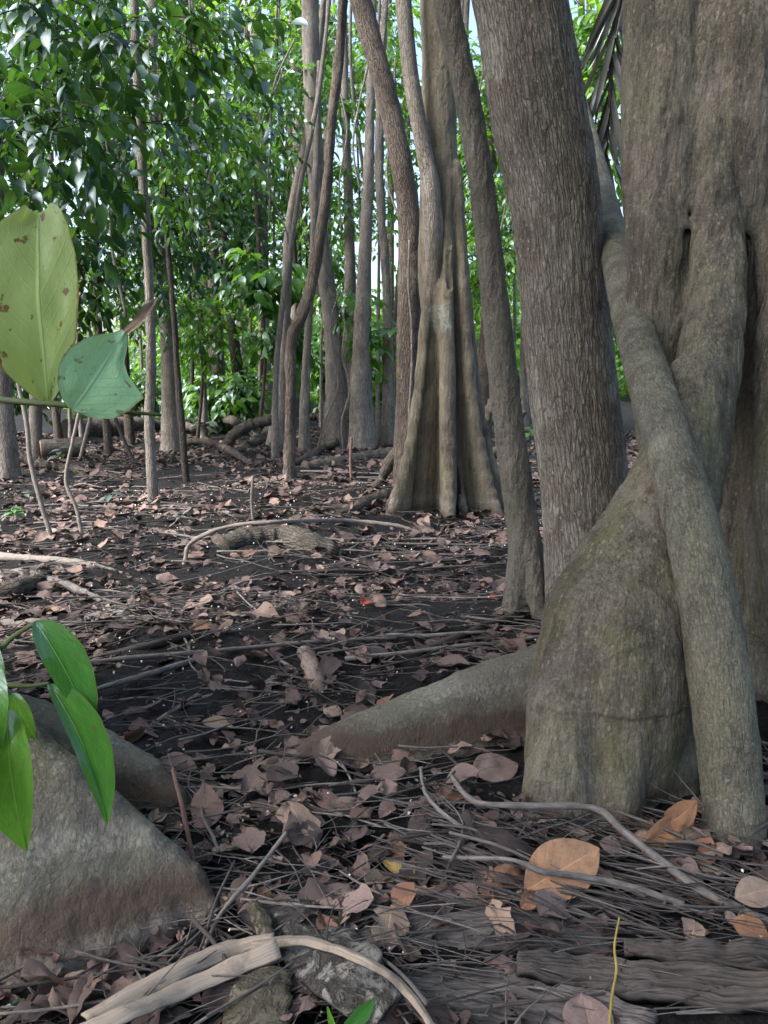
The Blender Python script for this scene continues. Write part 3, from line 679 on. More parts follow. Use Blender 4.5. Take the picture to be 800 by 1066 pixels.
add('forest_tree', 'thick brown grey trunk in the middle of the grey cluster', [(390, -80, 9), (387, 100, 11), (382, 210, 15), (378, 320, 19), (376, 400, 22), (377, 468, 32)], 'pale', seed=5, lobes=5, lobe_amp=.5, lobe_h=.6, bump=.008)
add('forest_tree', 'straight grey brown trunk pressed against the back of the grey cluster', [(356, -80, 8), (360, 120, 10), (363, 230, 13), (364, 350, 18), (364, 440, 28)], 'pale', y=14.0, seed=6, lobes=5, lobe_amp=.5, lobe_h=.6)
add('forest_tree', 'knotted thin trunk with a black scar between the grey cluster and the fluted tree', [(406, -80, 8), (398, 60, 9), (394, 180, 11), (400, 260, 11), (405, 340, 12), (405, 462, 16)], 'pale', seed=7, lobes=4, lobe_amp=.6, lobe_h=.5, bump=.01)
add('forest_tree', 'leaning reddish grey trunk rising behind the fluted tree and bending over the cluster', [(362, -60, 22), (374, 0, 22), (398, 80, 23), (416, 160, 24), (426, 230, 25), (428, 300, 27), (426, 400, 28), (424, 500, 34)], 'brown', y=8.2, seed=8, lobes=5, lobe_amp=.4, lobe_h=.6, bump=.006)
add('sapling', 'thin pale sapling with a kinked foot in front of the dark foliage', [(139, -40, 8), (143, 90, 9), (150, 200, 10), (156, 300, 11), (158, 380, 11), (156, 450, 12), (160, 522, 12)], 'pale', seed=9, bump=.004,
    crowns=[blob(90, 50, 140, 80, 6.4, 112, 16, 1.4), blob(60, 150, 100, 55, 6.0, 48, 9, .8)], leaf='lf_dark', size=.165, tl=.5)
add('forest_tree', 'grey trunk flared at the foot, next to the kinked pale sapling', [(158, -60, 12), (160, 120, 13), (165, 230, 14), (172, 330, 16), (177, 400, 19), (180, 470, 27)], 'pale', seed=10, lobes=5, lobe_amp=.4, lobe_h=.3,
    crowns=[blob(190, 60, 130, 100, 11, 220, 20), blob(130, 220, 110, 80, 10.5, 150, 14)], leaf='lf_dark', size=.15)
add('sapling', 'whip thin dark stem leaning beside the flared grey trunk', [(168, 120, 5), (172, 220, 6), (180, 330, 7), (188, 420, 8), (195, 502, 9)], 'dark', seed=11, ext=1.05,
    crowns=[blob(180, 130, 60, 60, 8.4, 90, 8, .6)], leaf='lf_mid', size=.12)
add('sapling', 'slender dark trunk half hidden under the hanging pale leaf', [(118, -40, 7), (122, 120, 8), (126, 260, 9), (131, 380, 10), (136, 462, 12)], 'brown', seed=12,
    crowns=[blob(110, 250, 90, 70, 12.5, 200, 14), blob(160, 320, 60, 40, 12, 70, 8)], leaf='lf_mid', size=.14)
add('forest_tree', 'stout grey trunk behind the dark glossy canopy, reaching past the pale hanging leaf', [(46, -80, 20), (42, 30, 20), (38, 120, 20), (36, 220, 18), (36, 330, 16), (36, 420, 14), (36, 484, 17)], 'pale', y=11.0, seed=13, lobes=4, lobe_amp=.3,
    crowns=[blob(30, 60, 120, 120, 10, 200, 14), blob(10, 280, 90, 60, 10, 150, 10)], leaf='lf_dark', size=.17)
add('forest_tree', 'fat ribbed stump like trunk cut by the picture edge under the pale leaf', [(-2, 200, 15), (0, 330, 17), (3, 400, 20), (8, 495, 27)], 'pale', seed=14, lobes=4, lobe_amp=.4, crowns=[blob(-40, 150, 110, 120, 9.4, 250, 12)], leaf='lf_dark', size=.15)
add('forest_tree', 'dull brown trunk wrapped in small leaves left of the black curved trunk', [(214, -60, 13), (218, 120, 14), (222, 250, 15), (224, 340, 17), (226, 424, 20)], 'brown', y=17, seed=15,
    crowns=[blob(205, 265, 60, 50, 15.5, 140, 14), blob(190, 190, 80, 70, 15, 190, 14)], leaf='lf_dark', size=.16)
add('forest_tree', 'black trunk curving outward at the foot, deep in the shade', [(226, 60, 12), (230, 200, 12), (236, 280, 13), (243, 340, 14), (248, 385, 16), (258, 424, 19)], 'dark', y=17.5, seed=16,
    crowns=[blob(235, 110, 70, 70, 15.5, 180, 16)], leaf='lf_mid', size=.15)
add('forest_tree', 'tall straight whitish trunk seen between gaps of the mid green leaves', [(262, -60, 15), (268, 60, 15), (272, 160, 15), (274, 260, 15), (276, 340, 15), (277, 415, 19)], 'pale', y=19, seed=17, lobes=4, lobe_amp=.3,
    crowns=[blob(268, 60, 70, 80, 17, 190, 18)], leaf='lf_bright', size=.15, near=False)
add('forest_tree', 'pale pink grey trunk topping out in the bright gap near the elbowed tree', [(306, -80, 15), (309, 40, 15), (311, 130, 14), (309, 250, 14), (308, 400, 18)], 'pale', y=22, seed=18,
    crowns=[blob(300, 210, 45, 60, 20, 200, 12)], leaf='lf_bright', size=.16, near=False)
add('forest_tree', 'mottled trunk standing behind the dull brown one, its foot in bright shrubs', [(190, -60, 10), (196, 150, 11), (202, 300, 12), (205, 410, 15)], 'brown', y=20, seed=19, crowns=[blob(170, 110, 90, 90, 18, 240, 18), blob(200, 340, 60, 40, 18, 160, 10)], leaf='lf_bright', size=.16, near=False)
add('sapling', 'thin dark trunk in the gap just behind the slim bent tree', [(508, -60, 9), (512, 120, 10), (512, 260, 12), (508, 350, 15), (498, 430, 24)], 'brown', y=14, seed=20, lobes=5, lobe_amp=.8, lobe_h=.5,
    crowns=[blob(520, 240, 60, 80, 13.4, 330, 14)], leaf='lf_bright', size=.13)
add('sapling', 'thin straight pole in the gap touching the rough barked tree', [(545, 60, 8), (546, 250, 8), (545, 360, 9), (547, 455, 11)], 'pale', y=14.5, seed=21, crowns=[blob(545, 120, 40, 90, 14.5, 220, 10)], leaf='lf_mid', size=.13)
add('sapling', 'twin thin stem close to the fluted tree, leaves sprouting low', [(488, -40, 7), (482, 150, 8), (486, 300, 9), (492, 440, 12)], 'brown', y=17, seed=22, crowns=[blob(480, 330, 40, 60, 16.5, 260, 10), blob(500, 180, 60, 60, 16.5, 260, 10)], leaf='lf_bright', size=.14)
add('sapling', 'spindly grey sapling in the misty gap left of the elbowed tree', [(252, 180, 7), (250, 300, 8), (252, 420, 10)], 'pale', y=20, seed=23, crowns=[blob(255, 200, 50, 60, 19, 260, 10)], leaf='lf_mid', size=.16, near=False)
add('forest_tree', 'far grey trunk framed by the tall pale trunk and the grey cluster', [(341, -60, 10), (341, 150, 10), (339, 300, 11), (338, 410, 13)], 'brown', y=24, seed=24, crowns=[blob(350, 60, 40, 40, 22, 90, 8), blob(340, 250, 40, 50, 22, 160, 8)], leaf='lf_bright', size=.18, near=False)
for (a, k) in T: tree(*a, **k)
# leafy understorey shoots hanging over the path of view
add2 = [
    ('leafy_sapling', 'bright leaved sapling spreading in the middle gap above the tall pale trunk', (352, 410), [blob(292, 120, 55, 60, 13.5, 120, 12), blob(345, 200, 34, 40, 13.5, 40, 8)], 'lf_mid', .15, 13.8, 330),
    ('leafy_sapling', 'small sapling with broad drooping leaves in front of the elbowed tree', (268, 425), [blob(272, 300, 30, 35, 14, 50, 6, .6), blob(285, 345, 22, 28, 14, 30, 4, .5)], 'lf_mid', .26, 14, 272),
    ('leafy_sapling', 'sparse sapling sprouting pale leaves beside the grey cluster roots', (398, 452), [blob(395, 355, 24, 20, 13, 18, 4, .4), blob(350, 310, 22, 20, 13, 16, 4, .4)], 'lf_bright', .2, 13, 392),
    ('leafy_sapling', 'sapling of mid green leaves crowding the gap beside the fluted trunk top', (492, 445), [blob(510, 90, 50, 90, 15.2, 260, 14)], 'lf_bright', .15, 15.2, 500),
    ('leafy_sapling', 'tall loose sapling screening the sky between the elbowed tree and the bending reddish trunk', (372, 440), [blob(368, 60, 46, 70, 15.5, 150, 16, 1.2), blob(385, 200, 34, 60, 15.5, 70, 10, .8)], 'lf_bright', .15, 15.5, 372),
    ('leafy_sapling', 'airy sapling of small pale leaves left of the elbowed tree top', (300, 436), [blob(315, 50, 40, 60, 16, 110, 14, 1.2), blob(322, 240, 26, 50, 16, 50, 9, .8)], 'lf_mid', .15, 16, 316),
    ('leafy_sapling', 'airy sapling peeping between the bending reddish trunk and the fluted trunk', (410, 440), [blob(412, 90, 26, 90, 17, 110, 12, .9)], 'lf_bright', .16, 17, 412),
    ('leafy_sapling', 'light green sapling showing in the slot behind the grey dry palm leaf', (632, 470), [blob(622, 60, 40, 90, 11, 200, 12, .7), blob(625, 240, 34, 100, 11, 160, 12, .7)], 'lf_bright', .16, 11, 630),
    ('leafy_sapling', 'dark sapling with glossy leaves low against the flared grey trunk', (205, 440), [blob(205, 330, 45, 50, 14, 80, 10)], 'lf_mid', .15, 14.2, 208),
]
for nm, lab, (bx, by), cr, lf, sz, y, tx in add2:
    p = UY(bx, by, y); p[2] = float(gz(p[0], p[1]))
    t = thing(nm, lab, 'sapling', p)
    top = cr[0][0]
    V, F, uv = tube([(*p, .035), (*((p + top) / 2 + np.array([.1, 0, .1])), .025), (*top, .012)], 8, 24, .002); mk('trunk', V, F, M['brown'], t, uv)
    crown(t, int(bx), cr, lf, .46, 7, sz * 1.08, True)

rj = RS(91); k = 0
for px in (72, 98, 112, 176, 198, 212, 236, 262, 285, 314, 349, 393, 409, 486, 517, 531, 150, 60, 84, 206, 229, 247, 270, 292, 322, 334, 384, 500):
    y = rj.uniform(10.5, 21); b_ = UY(px, 430, y); zb = float(gz(b_[0], b_[1])); lean = rj.normal(0, .35); h = 1.5 + y * .46; r = rj.uniform(.02, .05)
    pts = [(b_[0] + lean + rj.normal(0, .1), y, h * 1.25, r * .6), (b_[0] + lean * .8 + rj.normal(0, .12), y, h * .8, r * .75), (b_[0] + lean * .4 + rj.normal(0, .1), y, h * .5, r * .9), (b_[0] + rj.normal(0, .06), y, h * .22, r), (b_[0], y, zb - .1, r * 1.5)]
    V, F, uv = tube(pts, 9, 70, .006, (14, 4), 4, .5, .3, seed=k + 60)
    c = np.array(pts[-1][:3]); o = mk('sapling', V - c, F, M[('pale', 'pale', 'brown', 'pale', 'dark')[k % 5]], None, uv); o.location = c; k += 1
    tag(o, 'slender bare sapling stem, one of the many thin ones among the farther trees', 'sapling', 'slender bare saplings among the farther trees')
for px, y0, y1, y in ((120, -40, 330, 9), (196, -40, 260, 10), (283, -40, 240, 12), (290, 40, 300, 11.5), (352, -40, 250, 12), (372, -40, 200, 10), (412, 60, 380, 8.6), (426, 250, 470, 8), (344, 300, 470, 11.8), (357, 300, 474, 11.6), (500, -40, 210, 9), (524, 60, 330, 12)):
    q = [(*UY(px + rj.normal(0, 7), y0 + (y1 - y0) * t, y + rj.normal(0, .05)), .011 + .004 * rj.rand()) for t in np.linspace(0, 1, 6)]
    if y0 < 0: q[0] = (q[0][0], q[0][1], q[0][2] + 1.5, q[0][3])
    V, F, uv = tube(q, 6, 40, .002, seed=int(px)); c = np.array(q[-1][:3]); o = mk('liana', V - c, F, M['pale'], None, uv); o.location = c
    tag(o, 'thin pale liana hanging among the trunks', 'liana', 'thin lianas hanging among the trunks')

# low bushes at the feet of the trees
BU = [
    ('low bush of bright leaves lit from behind, beyond the whip thin stem', 205, 400, 40, 28, 20, 'lf_bright', .2),
    ('mid green low bush spilling over the ground behind the flared grey trunk', 120, 405, 45, 22, 17, 'lf_mid', .15),
    ('yellow green bush glowing in the gap by the elbowed tree', 345, 375, 26, 36, 24, 'lf_bright', .22),
    ('broad leaved bush at the foot of the black curved trunk', 240, 408, 34, 20, 16, 'lf_mid', .2),
    ('bright bush filling the gap behind the slim bent tree', 500, 380, 40, 45, 20, 'lf_bright', .18),
    ('round bush of small leaves left of the pale swollen trunk', 270, 385, 26, 34, 21, 'lf_mid', .18),
    ('light green bush under the pale hanging leaf', 60, 400, 60, 26, 16, 'lf_bright', .15),
    ('sparse bush between the far trunks and the grey cluster', 395, 390, 26, 30, 22, 'lf_bright', .2),
    ('low bush glowing green behind the dull brown trunk', 190, 385, 45, 34, 22, 'lf_bright', .2),
    ('dense dark bush behind the ribbed trunk at the edge', -10, 370, 60, 50, 13, 'lf_dark', .16),
]
for lab, px, py, rx, ry, y, lf, sz in BU:
    p = UY(px, 430, y); p[2] = float(gz(p[0], p[1]))
    t = thing('bush', lab, 'bush', p)
    n = 200; crown(t, px + 900, [blob(px, py, rx, ry, y, n, 9)], lf, .4, 7, sz, y < 16, name='foliage')
    mb = MB()
    for i in range(6):
        e = UY(px + RS(i).uniform(-rx, rx) * .7, py + RS(i + 9).uniform(-ry, ry) * .6, y)
        mb.add(*tube([(*p, .015), (*((p + e) / 2 + np.array([.04 * i - .1, 0, .08])), .012), (*e, .006)], 6, 12))
    mb.build('stems', M['brown'], t)

# the far wood: one mass behind everything
rng = RS(77); mb = MB()
for i in range(22):
    y = rng.uniform(26, 44); px = rng.uniform(-160, 960); py = rng.uniform(40, 380)
    if 260 < px < 460: py = rng.uniform(330, 395)
    c, rad, n, nc = blob(px, py, 90, 80, y, 260, 16)
    P, o = clumps(rng, n, c, np.asarray(rad), nc, np.asarray(rad) * .4); P[:, 2] = np.maximum(P[:, 2], .6)
    V, Q, rn, TV, TF = sprays(rng, P, o, .7, 8, .3, False); mb.add(V, Q, None, rn, 0); mb.add(TV, TF, None, .3, 1)
for i in range(36):
    px = rng.uniform(-160, 960); y = rng.uniform(27, 45)
    mb.add(*tube([(*UY(px + rng.uniform(-14, 14), -250, y), .1), (*UY(px + rng.uniform(-8, 8), 150, y), .14), (*UY(px, 405, y), .2)], 7, 14), m=1)
for i in range(60):                                           # scrub at its foot
    px = rng.uniform(-160, 960); y = rng.uniform(25, 48)
    c, rad, n, nc = blob(px, rng.uniform(345, 405), 60, 30, y, 90, 8)
    P, o = clumps(rng, n, c, np.asarray(rad), nc, np.asarray(rad) * .4); P[:, 2] = np.maximum(P[:, 2], .3)
    V, Q, rn, TV, TF = sprays(rng, P, o, .6, 7, .28, False); mb.add(V, Q, None, rn, 0)
tag(mb.build('forest', [M['lf_bright'], M['brown']]), kind='stuff')

# dry palm leaves hanging between the rough barked tree and the giant
pf = thing('palm_frond', 'grey dry palm leaf hanging between the rough barked tree and the giant', 'palm leaf', U(655, -60, 5.0))
yp = 5.0
rach = [(*UY(700, -160, yp), .02), (*UY(660, -60, yp), .018), (*UY(640, 30, yp), .014), (*UY(634, 120, yp), .01), (*UY(628, 210, yp), .005)]
V, F, uv = tube(rach, 8, 40); mk('rachis', V, F, M['tw_dark'], pf, uv)
rq = spline(rach, 60); rng = RS(5)
for i in range(46):
    c = rq[6 + i][:3]; sg = 1 if i % 2 else -1
    L = rng.uniform(.5, .75) * (1 - .4 * i / 46)
    d = np.array([sg * rng.uniform(.15, .5), rng.uniform(-.2, .2), -1.0])
    lv, lf_, luv = leaf_grid(L, lambda t: .017 * max(.05, math.sin(pi * min(1, t * .95 + .05)) ** .5), 10, 3, .6, -.25 * sg * rng.rand(), 0, .02, i)
    fr = frame3(d, np.array([rng.normal(0, .5), -1, rng.normal(0, .5)])); mk('leaflet', c + lv @ fr.T, lf_, M['palm'], pf, luv, {'rnd': np.full(len(lv), rng.rand())})

# ------------------------------------------------------------------ the two leafy twigs close to the camera
def put_leaf(parent, name, base, tip, toward, wl, wr, mat, fold=.15, bend=.3, wav=.015, nv=28, nu=13, seed=0, rnd=None, curl=0.):
    base = np.asarray(base, float); tip = np.asarray(tip, float); L = np.linalg.norm(tip - base)
    V, F, uv = leaf_grid(L, lambda t: .1, nv, nu, fold, bend, curl, wav, seed, wl, wr)
    fr = frame3(tip - base, toward)
    # undo the shortening that bending causes, so that the tip lands where it should
    tipl = V.reshape(nv, nu, 3)[-1, nu // 2]; ang = math.atan2(tipl[2], tipl[0]); c_, s_ = math.cos(-ang), math.sin(-ang)
    X = V[:, 0] * c_ - V[:, 2] * s_; Z = V[:, 0] * s_ + V[:, 2] * c_; k = L / np.hypot(tipl[0], tipl[2])
    V = np.stack([X * k, V[:, 1], Z * k], -1)
    return mk(name, base + V @ fr.T, F, mat, parent, uv, {'rnd': np.full(len(V), RS(seed).rand() if rnd is None else rnd)})
zl = .62
hb = thing('leafy_twig', 'twig with two big worn hanging leaves, one pale and one blue green', 'twig', U(-40, 408, zl))
V, F, uv = tube([(-1.02, .74, -.03, .008), (-.98, .73, .5, .007), (-.8, .68, 1.05, .0055), (-.58, .64, 1.24, .004), (*U(-120, 400, zl + .03), .003), (*U(0, 416, zl), .0026), (*U(60, 421, zl - .01), .0023), (*U(110, 427, zl), .002), (*U(168, 432, zl + .02), .0012)], 8, 40); mk('stem', V, F, M['shoot'], hb, uv)
px2m = zl / FPX
tow = CAM - U(50, 350, zl)
lv = np.array([0, .05, .15, .3, .5, .7, .85, .95, 1])
o = put_leaf(hb, 'leaf', U(50, 420, zl), U(40, 222, zl + .02), tow + np.array([-.1, 0, .1]), (lv, np.array([3, 12, 24, 35, 41, 39, 33, 26, 17]) * px2m), (lv, np.array([3, 16, 36, 52, 60, 52, 40, 20, 12]) * px2m), M['lf_old'], .22, .7, .03, seed=3)
tag(o, 'large pale yellow green leaf with brown stains')
lv2 = np.array([0, .04, .15, .3, .42, .5, .55, .6, .7, .8, .9, 1]); 
o = put_leaf(hb, 'leaf', U(76, 427, zl - .02), U(132, 343, zl - .01), tow, (lv2, np.array([4, 20, 36, 44, 47, 50, 36, 25, 15, 12, 8, 3]) * px2m), (lv2, np.array([4, 14, 26, 34, 36, 35, 34, 31, 26, 18, 9, 3]) * px2m), M['lf_teal'], .16, .5, .03, 40, seed=5)
tag(o, 'blue green leaf with a bite torn out of its edge')
put_leaf(o, 'dry_tip', U(130, 346, zl - .01), U(164, 310, zl), tow, ([0, .3, .6, 1], np.array([3, 6, 4, 1]) * px2m), ([0, .3, .6, 1], np.array([3, 3, 6, 1]) * px2m), M['lf_drytip'], .5, .9, .05, 12, 5, seed=6)
zs = .78
sp = thing('leafy_sprig', 'sprig of glossy bright green leaves drooping over the olive buttress root', 'sprig', U(-60, 690, zs)); k2 = zs / FPX
def stems(pts, r=.0022):
    V, F, uv = tube([p_ if p_[3] > .0041 else (*U(*p_[:3]), p_[3]) for p_ in pts], 8, 36); mk('stem', V, F, M['shoot'], sp, uv)
stems([(-.84, .86, -.03, .007), (-.82, .85, .4, .006), (-.68, .83, .72, .005), (-140, 712, zs, .004), (-20, 685, zs, .003), (15, 662, zs, .0024), (38, 648, zs, .0018)])
stems([(-120, 706, zs, .003), (-50, 704, zs - .01, .0028), (0, 712, zs - .03, .0024), (30, 714, zs - .04, .002), (52, 711, zs - .04, .0016)])
stems([(-135, 711, zs, .003), (-80, 726, zs - .03, .003), (-20, 725, zs - .05, .0024), (8, 738, zs - .06, .0018)])
up = np.array([0, -.75, .65])
LV = [0, .06, .2, .4, .6, .8, .93, 1]; W = np.array([.04, .42, .8, 1, .93, .62, .25, .03])
for i, (b, tp, w1, w2, tw, fo) in enumerate([
    ((37, 647, zs), (98, 762, zs - .05), 17, 24, (.5, -.7, .5), .35), ((50, 711, zs - .04), (112, 858, zs - .1), 13, 22, (.75, -.6, .35), .5), ((8, 738, zs - .06), (28, 886, zs - .12), 30, 20, (.1, -.9, .4), .2),
    ((-10, 690, zs - .05), (2, 778, zs - .09), 24, 18, (.0, -.9, .4), .2), ((14, 722, zs), (38, 770, zs - .02), 16, 9, (.2, -.8, .4), .25), ((-8, 668, zs), (6, 706, zs - .02), 10, 8, (-.2, -.8, .5), .2),
    ((-60, 730, zs - .08), (-30, 870, zs - .16), 26, 26, (.0, -.9, .4), .2)]):
    put_leaf(sp, 'leaf', U(*b), U(*tp), np.array(tw), (LV, W * w1 * k2), (LV, W * w2 * k2), M['lf_fresh'], fo, .7, .012, 22, 9, seed=i + 20, rnd=(.95, .55, .3, .2, .35, .5, .1)[i])

# ------------------------------------------------------------------ things lying on the mud
def stick(name, label, pts, mat, cat='branch', group=None, sides=9, rows=None, lift=.6, z=None, bump=.12, parts=True):
    """pts: photo path (px, py, width[, height above the mud]) resting on the ground"""
    q = []
    low = [on(p[0], p[1]) if len(p) == 3 or not p[3] else None for p in pts]
    for i, p in enumerate(pts):
        h = p[3] if len(p) > 3 else 0.0
        if not h: g = low[i]
        elif p[1] > 530 and label.find('arching') < 0 and name not in ('woody_shoot', 'yellow_stalk', 'reddish_twig'): g = on(p[0], p[1]); g = G(p[0], p[1], float(gz(g[0], g[1])) + h)
        else: j = min((k for k in range(len(pts)) if low[k] is not None), key=lambda k: abs(k - i)); g = UY(p[0], p[1], low[j][1] + .02 * abs(j - i))
        zc = (g - CAM) @ FWD; r = p[2] * .5 * zc / FPX
        q.append((g[0], g[1], g[2] + r * lift, r))
    c = np.mean(np.array(q)[:, :3], 0)
    V, F, uv = tube(q, sides, rows or max(30, len(q) * 14), bump * 2 * q[0][3], (.6 / max(.004, q[0][3]), 26), seed=int(abs(pts[0][0])) % 97)
    o = mk(name, V - c, F, M[mat], None, uv, {'rnd': np.full(len(V), RS(int(abs(pts[0][0] * 7)) % 999).rand())})
    o.location = c; return tag(o, label, cat, group)
stick('fallen_branch', 'long dark straight branch lying from the mud to the toes of the slim tree', [(412, 690, 7), (470, 668, 8), (530, 646, 9), (572, 630, 9)], 'tw_dark')
stick('fallen_branch', 'long pale smooth branch at the left edge, above a thinner crooked one', [(-30, 580, 9), (40, 585, 9), (90, 590, 8), (128, 600, 6)], 'tw_pale')
stick('fallen_branch', 'crooked grey branch under the long pale smooth one', [(-20, 603, 10), (25, 600, 9), (70, 612, 8), (120, 632, 6), (150, 640, 4)], 'tw_grey')
stick('fallen_branch', 'thick lichened branch end near the crooked grey branch', [(-30, 632, 22), (10, 622, 20), (35, 608, 14), (48, 602, 9)], 'log')
stick('arching_root', 'thin pale root arching over the mud before the fluted tree', [(192, 590, 5), (200, 566, 5, .04), (240, 549, 4, .07), (300, 544, 4, .08), (360, 543, 4, .06), (410, 548, 4, .03), (440, 556, 3)], 'tw_pale', 'root')
stick('fallen_branch', 'long grey branch ending in a snapped stub above the bright sprig', [(-20, 652, 10), (40, 652, 10), (95, 645, 10), (132, 641, 9)], 'tw_grey')
stick('fallen_branch', 'dark wet branch crossing behind the bright sprig', [(40, 705, 8), (100, 688, 9), (150, 676, 9), (200, 662, 8)], 'tw_dark')
stick('fallen_branch', 'thin hooked branch curling over bare black mud', [(146, 768, 4), (170, 748, 5), (205, 730, 5), (260, 718, 5), (300, 708, 6), (308, 700, 5), (288, 686, 3)], 'tw_grey')
stick('fallen_branch', 'peeling grey branch touching the end of the low surface root', [(192, 830, 7), (230, 828, 8), (262, 816, 9), (290, 804, 7)], 'tw_grey')
stick('fallen_branch', 'grey straight branch alongside the dark wet one', [(90, 722, 5), (140, 708, 6), (200, 690, 6), (245, 676, 4)], 'tw_grey')
stick('charred_stick', 'black thick stick pointing at the low surface root', [(366, 884, 11), (374, 850, 12), (385, 812, 8)], 'tw_dark', 'stick')
stick('bent_twig', 'pale bent twig spanning over the swollen foot towards the broad tan leaf', [(470, 809, 5, .06), (484, 828, 6, .07), (502, 838, 6, .08), (560, 841, 7, .1), (618, 843, 7, .1), (650, 868, 8, .09), (690, 900, 9, .06), (735, 932, 9, .04), (800, 962, 9, .02)], 'tw_grey', 'twig')
stick('bent_twig', 'thin grey twig diving under the pale bent twig', [(438, 800, 3, .05), (444, 828, 4, .06), (474, 858, 5, .05), (526, 884, 6, .02), (560, 896, 6)], 'tw_grey', 'twig')
stick('bent_twig', 'thin grey twig lying across the broad tan leaf', [(462, 894, 5, .05), (530, 896, 5, .08), (562, 908, 6, .085), (600, 914, 7, .08), (650, 924, 8, .06), (712, 944, 8, .03)], 'tw_grey', 'twig')
stick('fallen_branch', 'flat blue grey branch below the broad tan leaf', [(530, 960, 12), (580, 950, 12), (630, 942, 12), (690, 944, 9)], 'tw_grey')
stick('yellow_stalk', 'bright yellow upright stalk beside the rotten log', [(634, 1080, 3), (637, 1040, 3, .03), (642, 1010, 3, .06), (640, 985, 2.6, .09), (645, 955, 2, .12)], 'stalk', 'stalk', lift=0, bump=.02)
stick('reddish_twig', 'upright reddish twig rising at the corner of the olive buttress', [(208, 930, 4), (200, 890, 5, .03), (190, 840, 5, .09), (180, 800, 4, .14)], 'tw_red', 'twig', lift=0)
stick('bent_twig', 'pale curved twig leaning over the folded frond', [(212, 990, 4, .0), (232, 950, 5, .03), (262, 915, 5, .05), (298, 868, 4, .05)], 'tw_pale', 'twig')
stick('half_buried_log', 'mossy grey log half sunk in mud ahead of the fluted tree', [(232, 572, 20), (262, 566, 27), (300, 566, 28), (335, 574, 22), (356, 580, 10)], 'log', 'log', lift=.35, sides=18, rows=60)
stick('fallen_log', 'long grey log lying before the elbowed tree', [(318, 490, 13), (350, 486, 14), (390, 478, 13), (420, 474, 10)], 'log', 'log', lift=.5, sides=14)
stick('fallen_log', 'low brown log leaning on the fluted tree roots', [(352, 538, 8), (378, 530, 15), (396, 522, 15), (404, 518, 12)], 'log', 'log', lift=.5, sides=14)
stick('fallen_log', 'mossy fallen trunk behind the sawn log under the blue green leaf', [(70, 458, 26), (100, 456, 24), (132, 452, 22), (170, 450, 15)], 'log', 'log', lift=.6, sides=16)
# sawn log with a pale end
pa, pb = on(44, 478, .13), on(74, 470, .15); pb = pa + np.array([.5, .22, .02])
lg = thing('sawn_log', 'short sawn log with a pale pinkish cut end by the pale leaf', 'log', pa)
V, F, uv = tube([(*pa, .13), (*pb, .14)], 20, 14, .006); mk('log', V, F, M['log'], lg, uv)
d = (pa - pb) / np.linalg.norm(pa - pb); V, F, uv = tube([(*(pa + d * .012), .122), (*(pa - d * .01), .124)], 20, 3); mk('cut_face', V, F, M['wood'], lg, uv)
# broken piece of pale wood
stick('broken_wood_piece', 'short broken chunk of pale wood standing out of the dark leaves', [(318, 684, 15), (324, 700, 18), (330, 718, 19), (332, 722, 15)], 'wood', 'wood piece', lift=.7, sides=12)
# roots and buttressed stubs in the distance
for i, (lab, pts) in enumerate([
    ('snaking pale root running off the swollen pale trunk', [(292, 448, 16), (270, 462, 11), (250, 472, 9), (225, 474, 7)]),
    ('arched mossy root left of the swollen pale trunk', [(285, 440, 12, .1), (262, 446, 12, .22), (244, 456, 12, .12), (236, 466, 9)]),
    ('straight root reaching out from the grey cluster', [(368, 460, 12, .1), (345, 446, 9, .2), (325, 436, 8, .1), (310, 440, 6)]),
    ('black root loop at the foot of the fluted tree', [(416, 470, 12, .1), (404, 488, 12, .12), (396, 505, 9), (388, 512, 6)]),
    ('sloping root in the gap behind the slim bent tree', [(520, 400, 10, .8), (506, 440, 10, .4), (490, 470, 9), (480, 480, 6)]),
    ('crooked root in the gap under the thin straight pole', [(546, 430, 8, .4), (528, 455, 8, .2), (512, 475, 7), (500, 488, 5)]),
    ('low grey root curling beside the black curved trunk', [(262, 424, 9, .2), (244, 434, 9, .12), (222, 440, 8), (205, 446, 6)]),
    ('humped grey root between the flared grey trunk and the swollen pale one', [(200, 444, 8), (218, 436, 10, .2), (240, 440, 10, .16), (262, 452, 8), (276, 462, 6)]),
    ('twisted dark root at the far edge of the mud under the broad leaved bush', [(150, 446, 7), (172, 440, 8, .15), (196, 446, 8, .08), (214, 456, 6)]),
    ('long low root trailing from the fat ribbed trunk', [(20, 478, 12, .08), (48, 488, 10), (84, 492, 8), (112, 502, 6)]),
    ('pale forked root in front of the tall pale trunk', [(352, 462, 10, .1), (336, 470, 9), (318, 480, 8), (296, 486, 5)]),
    ('brown root bridging toward the kinked sapling', [(178, 468, 9), (205, 462, 8, .05), (232, 468, 8), (262, 484, 6)]),
]): stick('exposed_root', lab, pts, 'log', 'root', sides=10)
